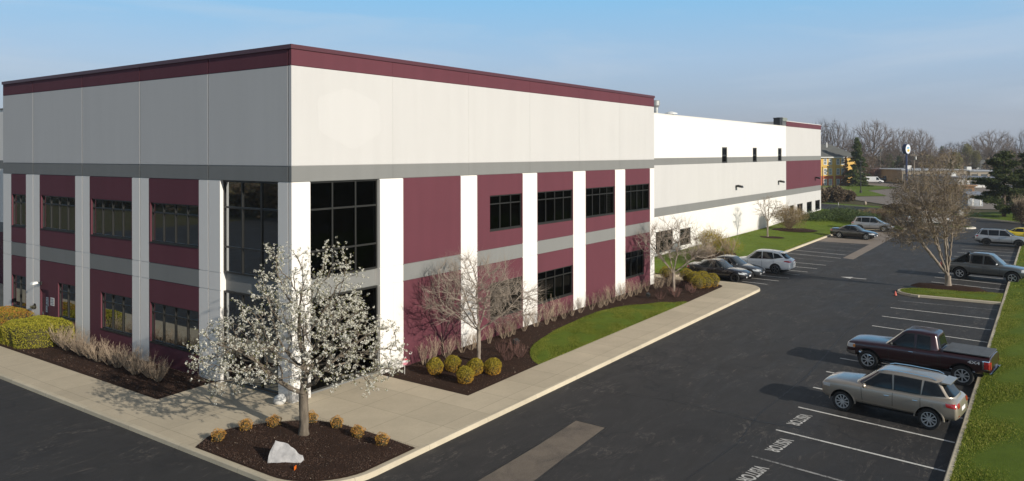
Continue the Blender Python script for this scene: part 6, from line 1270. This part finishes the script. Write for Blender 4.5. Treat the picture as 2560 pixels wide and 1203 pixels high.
for px, d, w, ze, zr_, lab in ((2462, 330, 15, 3.2, 6.2, 'grey gabled house roof left above the big pine'), (2436, 350, 13, 3.2, 5.8, 'grey gabled house left of the first gabled roof'), (2180, 340, 12, 3, 5.4, 'pale roofed house in the trees above the white van'), (2340, 360, 12, 3.2, 5.6, 'small house among the trees behind the poles')):
    b_ = away('gabled_house', px, d, lab, 'house', -.2, rnd.uniform(-20, 20)); q = MB(); q.box(-w / 2, w / 2, 0, 8, 0, ze); q.build('wall', WW, b_); q = MB(); q.add([(-w / 2 - .4, -.5, ze), (w / 2 + .4, -.5, ze), (w / 2 + .4, 8.5, ze), (-w / 2 - .4, 8.5, ze), (-w / 2 - .4, 4, zr_), (w / 2 + .4, 4, zr_)], [(0, 1, 5, 4), (2, 3, 4, 5), (1, 2, 5), (3, 0, 4), (3, 2, 1, 0)]); q.build('roof', SHG if px > 2300 else RFM, b_)
    for x in (-w * .28, w * .2): q = MB(); q.box(x - .5, x + .5, -.04, -.004, 1, 2.3); q.build('window', DG, b_)
# --- oval sign on a tall pole
dS = 190; sgn = away('oval_sign', 2266, dS, 'oval blue and white sign on a tall dark pole', 'sign', -.2); zc = hz(373, dS) + .2; BLU2 = plain('sign_blue', (.012, .025, .085), .4, var=.05); q = MB(); q.tube((0, 0, 0), (0, 0, zc - .6), .28, .22, 12, caps=True); q.build('pole', BLU2, sgn)
def oval(name, rx, rz, y0, y1, mat, par, cz=zc, cx=0, rot=28):
    q = MB(); k = 36; cr_, sr = math.cos(R(rot)), math.sin(R(rot)); v_ = []
    for y in (y0, y1):
        for i in range(k):
            a = 2 * math.pi * i / k; X = cx + rx * math.cos(a); v_.append((X * cr_ - y * sr, X * sr + y * cr_, cz + rz * math.sin(a)))
    q.add(v_, [tuple(range(k - 1, -1, -1)), tuple(range(k, 2 * k))] + [(i, (i + 1) % k, k + (i + 1) % k, k + i) for i in range(k)]); return q.build(name, mat, par)
cab_ = oval('cabinet', 1.05, 1.30, -.45, .45, BLU2, sgn); oval('face', .92, 1.16, -.47, -.455, plain('sign_face', (.70, .72, .74), .5, var=.03), cab_); oval('emblem', .45, .34, -.485, -.472, plain('sign_yellow', (.62, .42, .05), .5), cab_, zc - .35, .1); oval('emblem', .50, .26, -.485, -.472, plain('sign_sky', (.15, .35, .55), .5), cab_, zc + .28, 0)
# --- poles and lamps
WOOD = plain('weathered_pole', (.24, .20, .155), .9, var=.2)
for px, d, top, lab, wm in ((2201, 280, 364, 'white topped utility pole left of the oval sign', 0), (2285, 215, 380, 'utility pole just right of the oval sign', 1), (2402, 150, 458, 'short tan pole standing above the grey shed', 0), (2340, 390, 366, 'far thin utility pole behind the bare trees', 0)):
    u = away('utility_pole', px, d, lab, 'utility pole', -.3); H = hz(top, d) + .3; q = MB(); q.tube((0, 0, 0), (0, 0, H), .20, .13, 8, caps=True); q.build('pole', WOOD, u)
    if H > 7: q = MB(); q.box(-1.2, 1.2, -.2, -.05, H - 1.0, H - .82); q.build('crossarm', WOOD, u); q = MB(); q.tube((.35, -.2, H - 2.2), (.35, -.2, H - 1.3), .25, .25, 10, caps=True); q.build('transformer', steel, u)
wr = empty('power_line', (0, 0, 0), 0, 'pair of thin power cables strung across the distance right of the oval sign', 'power line')
for zo in (-.7, -1.1):
    A0 = at(2201, CY, 280); A1 = at(2285, CY, 215); A2 = at(2620, CY, 200); pts = []
    for a, b, za, zb_ in ((A0, A1, hz(364, 280), hz(380, 215)), (A1, A2, hz(380, 215), hz(378, 215))):
        for i in range(13): u = i / 12; pts.append(Vector((a.x + (b.x - a.x) * u, a.y + (b.y - a.y) * u, za + (zb_ - za) * u + zo - 1.6 * 4 * u * (1 - u))))
    q = MB(); [q.tube(p_, q_, .025, .025, 4) for p_, q_ in zip(pts[:-1], pts[1:])]; q.build('cable', M['frame'], wr)
LD = plain('dark_pole_paint', (.03, .027, .024), .5)
for px, py, top, lab, arm in ((2152, 484, 404, 'tall dark parking lamp post in front of the spruce', 0), (2056, 500, 417, 'dark lamp post with a short arm beside the end of the warehouse', 1)):
    p = gd(px, py, -.15); lpst = empty('lamp_post', (p.x, p.y, -.15), AL, lab, 'lamp post'); d = (p.x - CAM[0]) * FW[0] + (p.y - CAM[1]) * FW[1]; H = hz(top, d) + .15
    q = MB(); q.tube((0, 0, 0), (0, 0, H), .11, .07, 8, caps=True); q.tube((0, 0, -.1), (0, 0, .7), .28, .28, 12, caps=True); q.build('pole', LD, lpst)
    q = MB(); x1 = 1.5 if arm else .5; q.box(0, x1, -.05, .05, H - .08, H - .02); q.box(x1 - .5 if arm else -.3, x1 + .3 if arm else .35, -.25, .25, H - .02, H + .14); q.build('lamp_head', LD, lpst)
p = gd(2163, 511, -.1); o = link('verge_rock', bpy.data.meshes['rock'], None, (p.x, p.y, -.15)); o.scale = (1.5, 1.2, 1.7); o.data = o.data.copy(); o.data.materials.clear(); o.data.materials.append(plain('tan_stone', (.34, .28, .21), .9)); tag(o, 'pale pointed stone on the grass verge beyond the access road', 'rock')
for px, py, hh_, w_, lab in ((2403, 541, 1.9, .28, 'tall narrow white sign board at the edge of the far lot'), (2306, 549, 1.0, .25, 'short white post behind the white pickup'), (2096, 515, .6, .03, 'thin yellowish marker stake on the far kerb')):
    p = gd(px, py, -.1); b_ = empty('marker_post', (p.x, p.y, -.1), AL, lab, 'post'); q = MB(); q.box(-w_, w_, -.06, .06, .12, hh_); q.build('panel', WW, b_); q = MB(); q.box(-w_ * .6, w_ * .6, -.05, .05, -.1, .118); q.build('base', LD, b_)
p = gd(2240, 683, -.15)
cn = empty('small_marker_cone', (36.9, -14.55, -.148), 0, 'tiny orange cone beside the tip of the parking island', 'cone'); q = MB(); q.lathe([(.09, .03), (.03, .28), (.02, .30), (0, .30)], 12); q.build('cone', plain('cone_orange', (.6, .10, .06), .5), cn); q = MB(); q.box(-.11, .11, -.11, .11, 0, .028); q.build('base', BLKPL, cn)
# ------------------------------------------------------------------ air
hzb = MB(); hzb.box(-120, 760, -620, 620, -1.4, 40); hm = bpy.data.materials.new('haze'); hm.use_nodes = True; ht = hm.node_tree; ht.nodes.remove(ht.nodes['Principled BSDF']); pv = ht.nodes.new('ShaderNodeVolumePrincipled')
pv.inputs['Color'].default_value = (.86, .90, .96, 1); pv.inputs['Density'].default_value = HAZE; pv.inputs['Anisotropy'].default_value = .3; ht.links.new(pv.outputs[0], ht.nodes['Material Output'].inputs['Volume'])
if HAZE > 0: tag(hzb.build('haze', hm), kind='stuff', label='thin pale haze in the air over the whole place', cat='haze')
# ------------------------------------------------------------------ sky, sun, camera
SUN_EL, SUN_AZ = 20.8, -97.5     # azimuth measured from +X, counter-clockwise
W = bpy.data.worlds.new('World'); S.world = W; W.use_nodes = True; wt = W.node_tree; wn = wt.nodes; wl = wt.links
bg = wn['Background']; sky = wn.new('ShaderNodeTexSky'); sky.sky_type = 'NISHITA'; sky.sun_disc = False
sky.sun_elevation = R(SUN_EL); sky.sun_rotation = R(90 - SUN_AZ); sky.altitude = 200; sky.air_density = 1.0; sky.dust_density = 1.2; sky.ozone_density = 1.5
tc = wn.new('ShaderNodeTexCoord'); mp = wn.new('ShaderNodeMapping'); mp.inputs['Scale'].default_value = (1.0, 1.0, 7.0); mp.inputs['Rotation'].default_value = (R(4), R(-3), R(20))
nz = wn.new('ShaderNodeTexNoise'); nz.inputs['Scale'].default_value = 2.2; nz.inputs['Detail'].default_value = 7; nz.inputs['Roughness'].default_value = .6; nz.inputs['Distortion'].default_value = .6
rp_ = wn.new('ShaderNodeValToRGB'); rp_.color_ramp.elements[0].position = .46; rp_.color_ramp.elements[1].position = .76
rp_.color_ramp.elements[1].color = (.42, .42, .42, 1)
mx = wn.new('ShaderNodeMix'); mx.data_type = 'RGBA'; mx.inputs[7].default_value = (7.2, 8.0, 9.0, 1)
wl.new(tc.outputs['Generated'], mp.inputs[0]); wl.new(mp.outputs[0], nz.inputs[0]); wl.new(nz.outputs[0], rp_.inputs[0]); wl.new(rp_.outputs[0], mx.inputs[0]); 
sz = wn.new('ShaderNodeSeparateXYZ'); wl.new(tc.outputs['Generated'], sz.inputs[0]); gr = wn.new('ShaderNodeValToRGB'); el = gr.color_ramp.elements
stops = [(0.0, (3.3, 3.75, 4.6)), (.04, (3.7, 4.3, 5.4)), (.12, (3.7, 5.3, 7.3)), (.22, (2.1, 5.4, 8.6)), (.36, (1.6, 2.1, 2.9)), (1., (.85, 1.0, 1.3))]
while len(el) < len(stops): el.new(.5)
for e_, (p_, c_) in zip(el, stops): e_.position = p_; e_.color = (*[v / 6 for v in c_], 1)
wl.new(sz.outputs[2], gr.inputs[0]); sc8 = wn.new('ShaderNodeVectorMath'); sc8.operation = 'SCALE'; sc8.inputs['Scale'].default_value = 8; wl.new(gr.outputs[0], sc8.inputs[0])
bm_ = wn.new('ShaderNodeMix'); bm_.data_type = 'RGBA'; bm_.inputs[0].default_value = .8; wl.new(sky.outputs[0], bm_.inputs[6]); wl.new(sc8.outputs[0], bm_.inputs[7]); wl.new(bm_.outputs[2], mx.inputs[6]); wl.new(mx.outputs[2], bg.inputs[0])
bg.inputs[1].default_value = .085
sl = bpy.data.lights.new('sun', 'SUN'); sl.energy = 5.0; sl.angle = R(.5); sl.color = (1.0, .94, .84)
so = bpy.data.objects.new('sun', sl); COL.objects.link(so)
sd = Vector((math.cos(R(SUN_AZ)) * math.cos(R(SUN_EL)), math.sin(R(SUN_AZ)) * math.cos(R(SUN_EL)), math.sin(R(SUN_EL))))
so.rotation_euler = sd.to_track_quat('Z', 'Y').to_euler(); so.location = (-20, -60, 40)
cam = bpy.data.cameras.new('camera'); co = bpy.data.objects.new('camera', cam); COL.objects.link(co); S.camera = co
cam.sensor_width = 36; cam.lens = F / 2560 * 36; cam.shift_y = -(601.5 - CY) / 2560; cam.clip_end = 6000; cam.clip_start = .5
rt = Vector((RT[0], RT[1], 0)); fw = Vector((FW[0], FW[1], 0)); up = Vector((0, 0, 1))
r2 = (rt - up * RO).normalized(); u2 = (up + rt * RO).normalized()
co.matrix_world = Matrix(((r2.x, u2.x, -fw.x, CAM[0]), (r2.y, u2.y, -fw.y, CAM[1]), (r2.z, u2.z, -fw.z, CH), (0, 0, 0, 1)))
S.view_settings.view_transform = 'Standard'; S.view_settings.look = 'None'; S.view_settings.exposure = 0.0; S.view_settings.gamma = 1
S.view_settings.use_curve_mapping = False
S.cycles.max_bounces = 8; S.cycles.transparent_max_bounces = 24
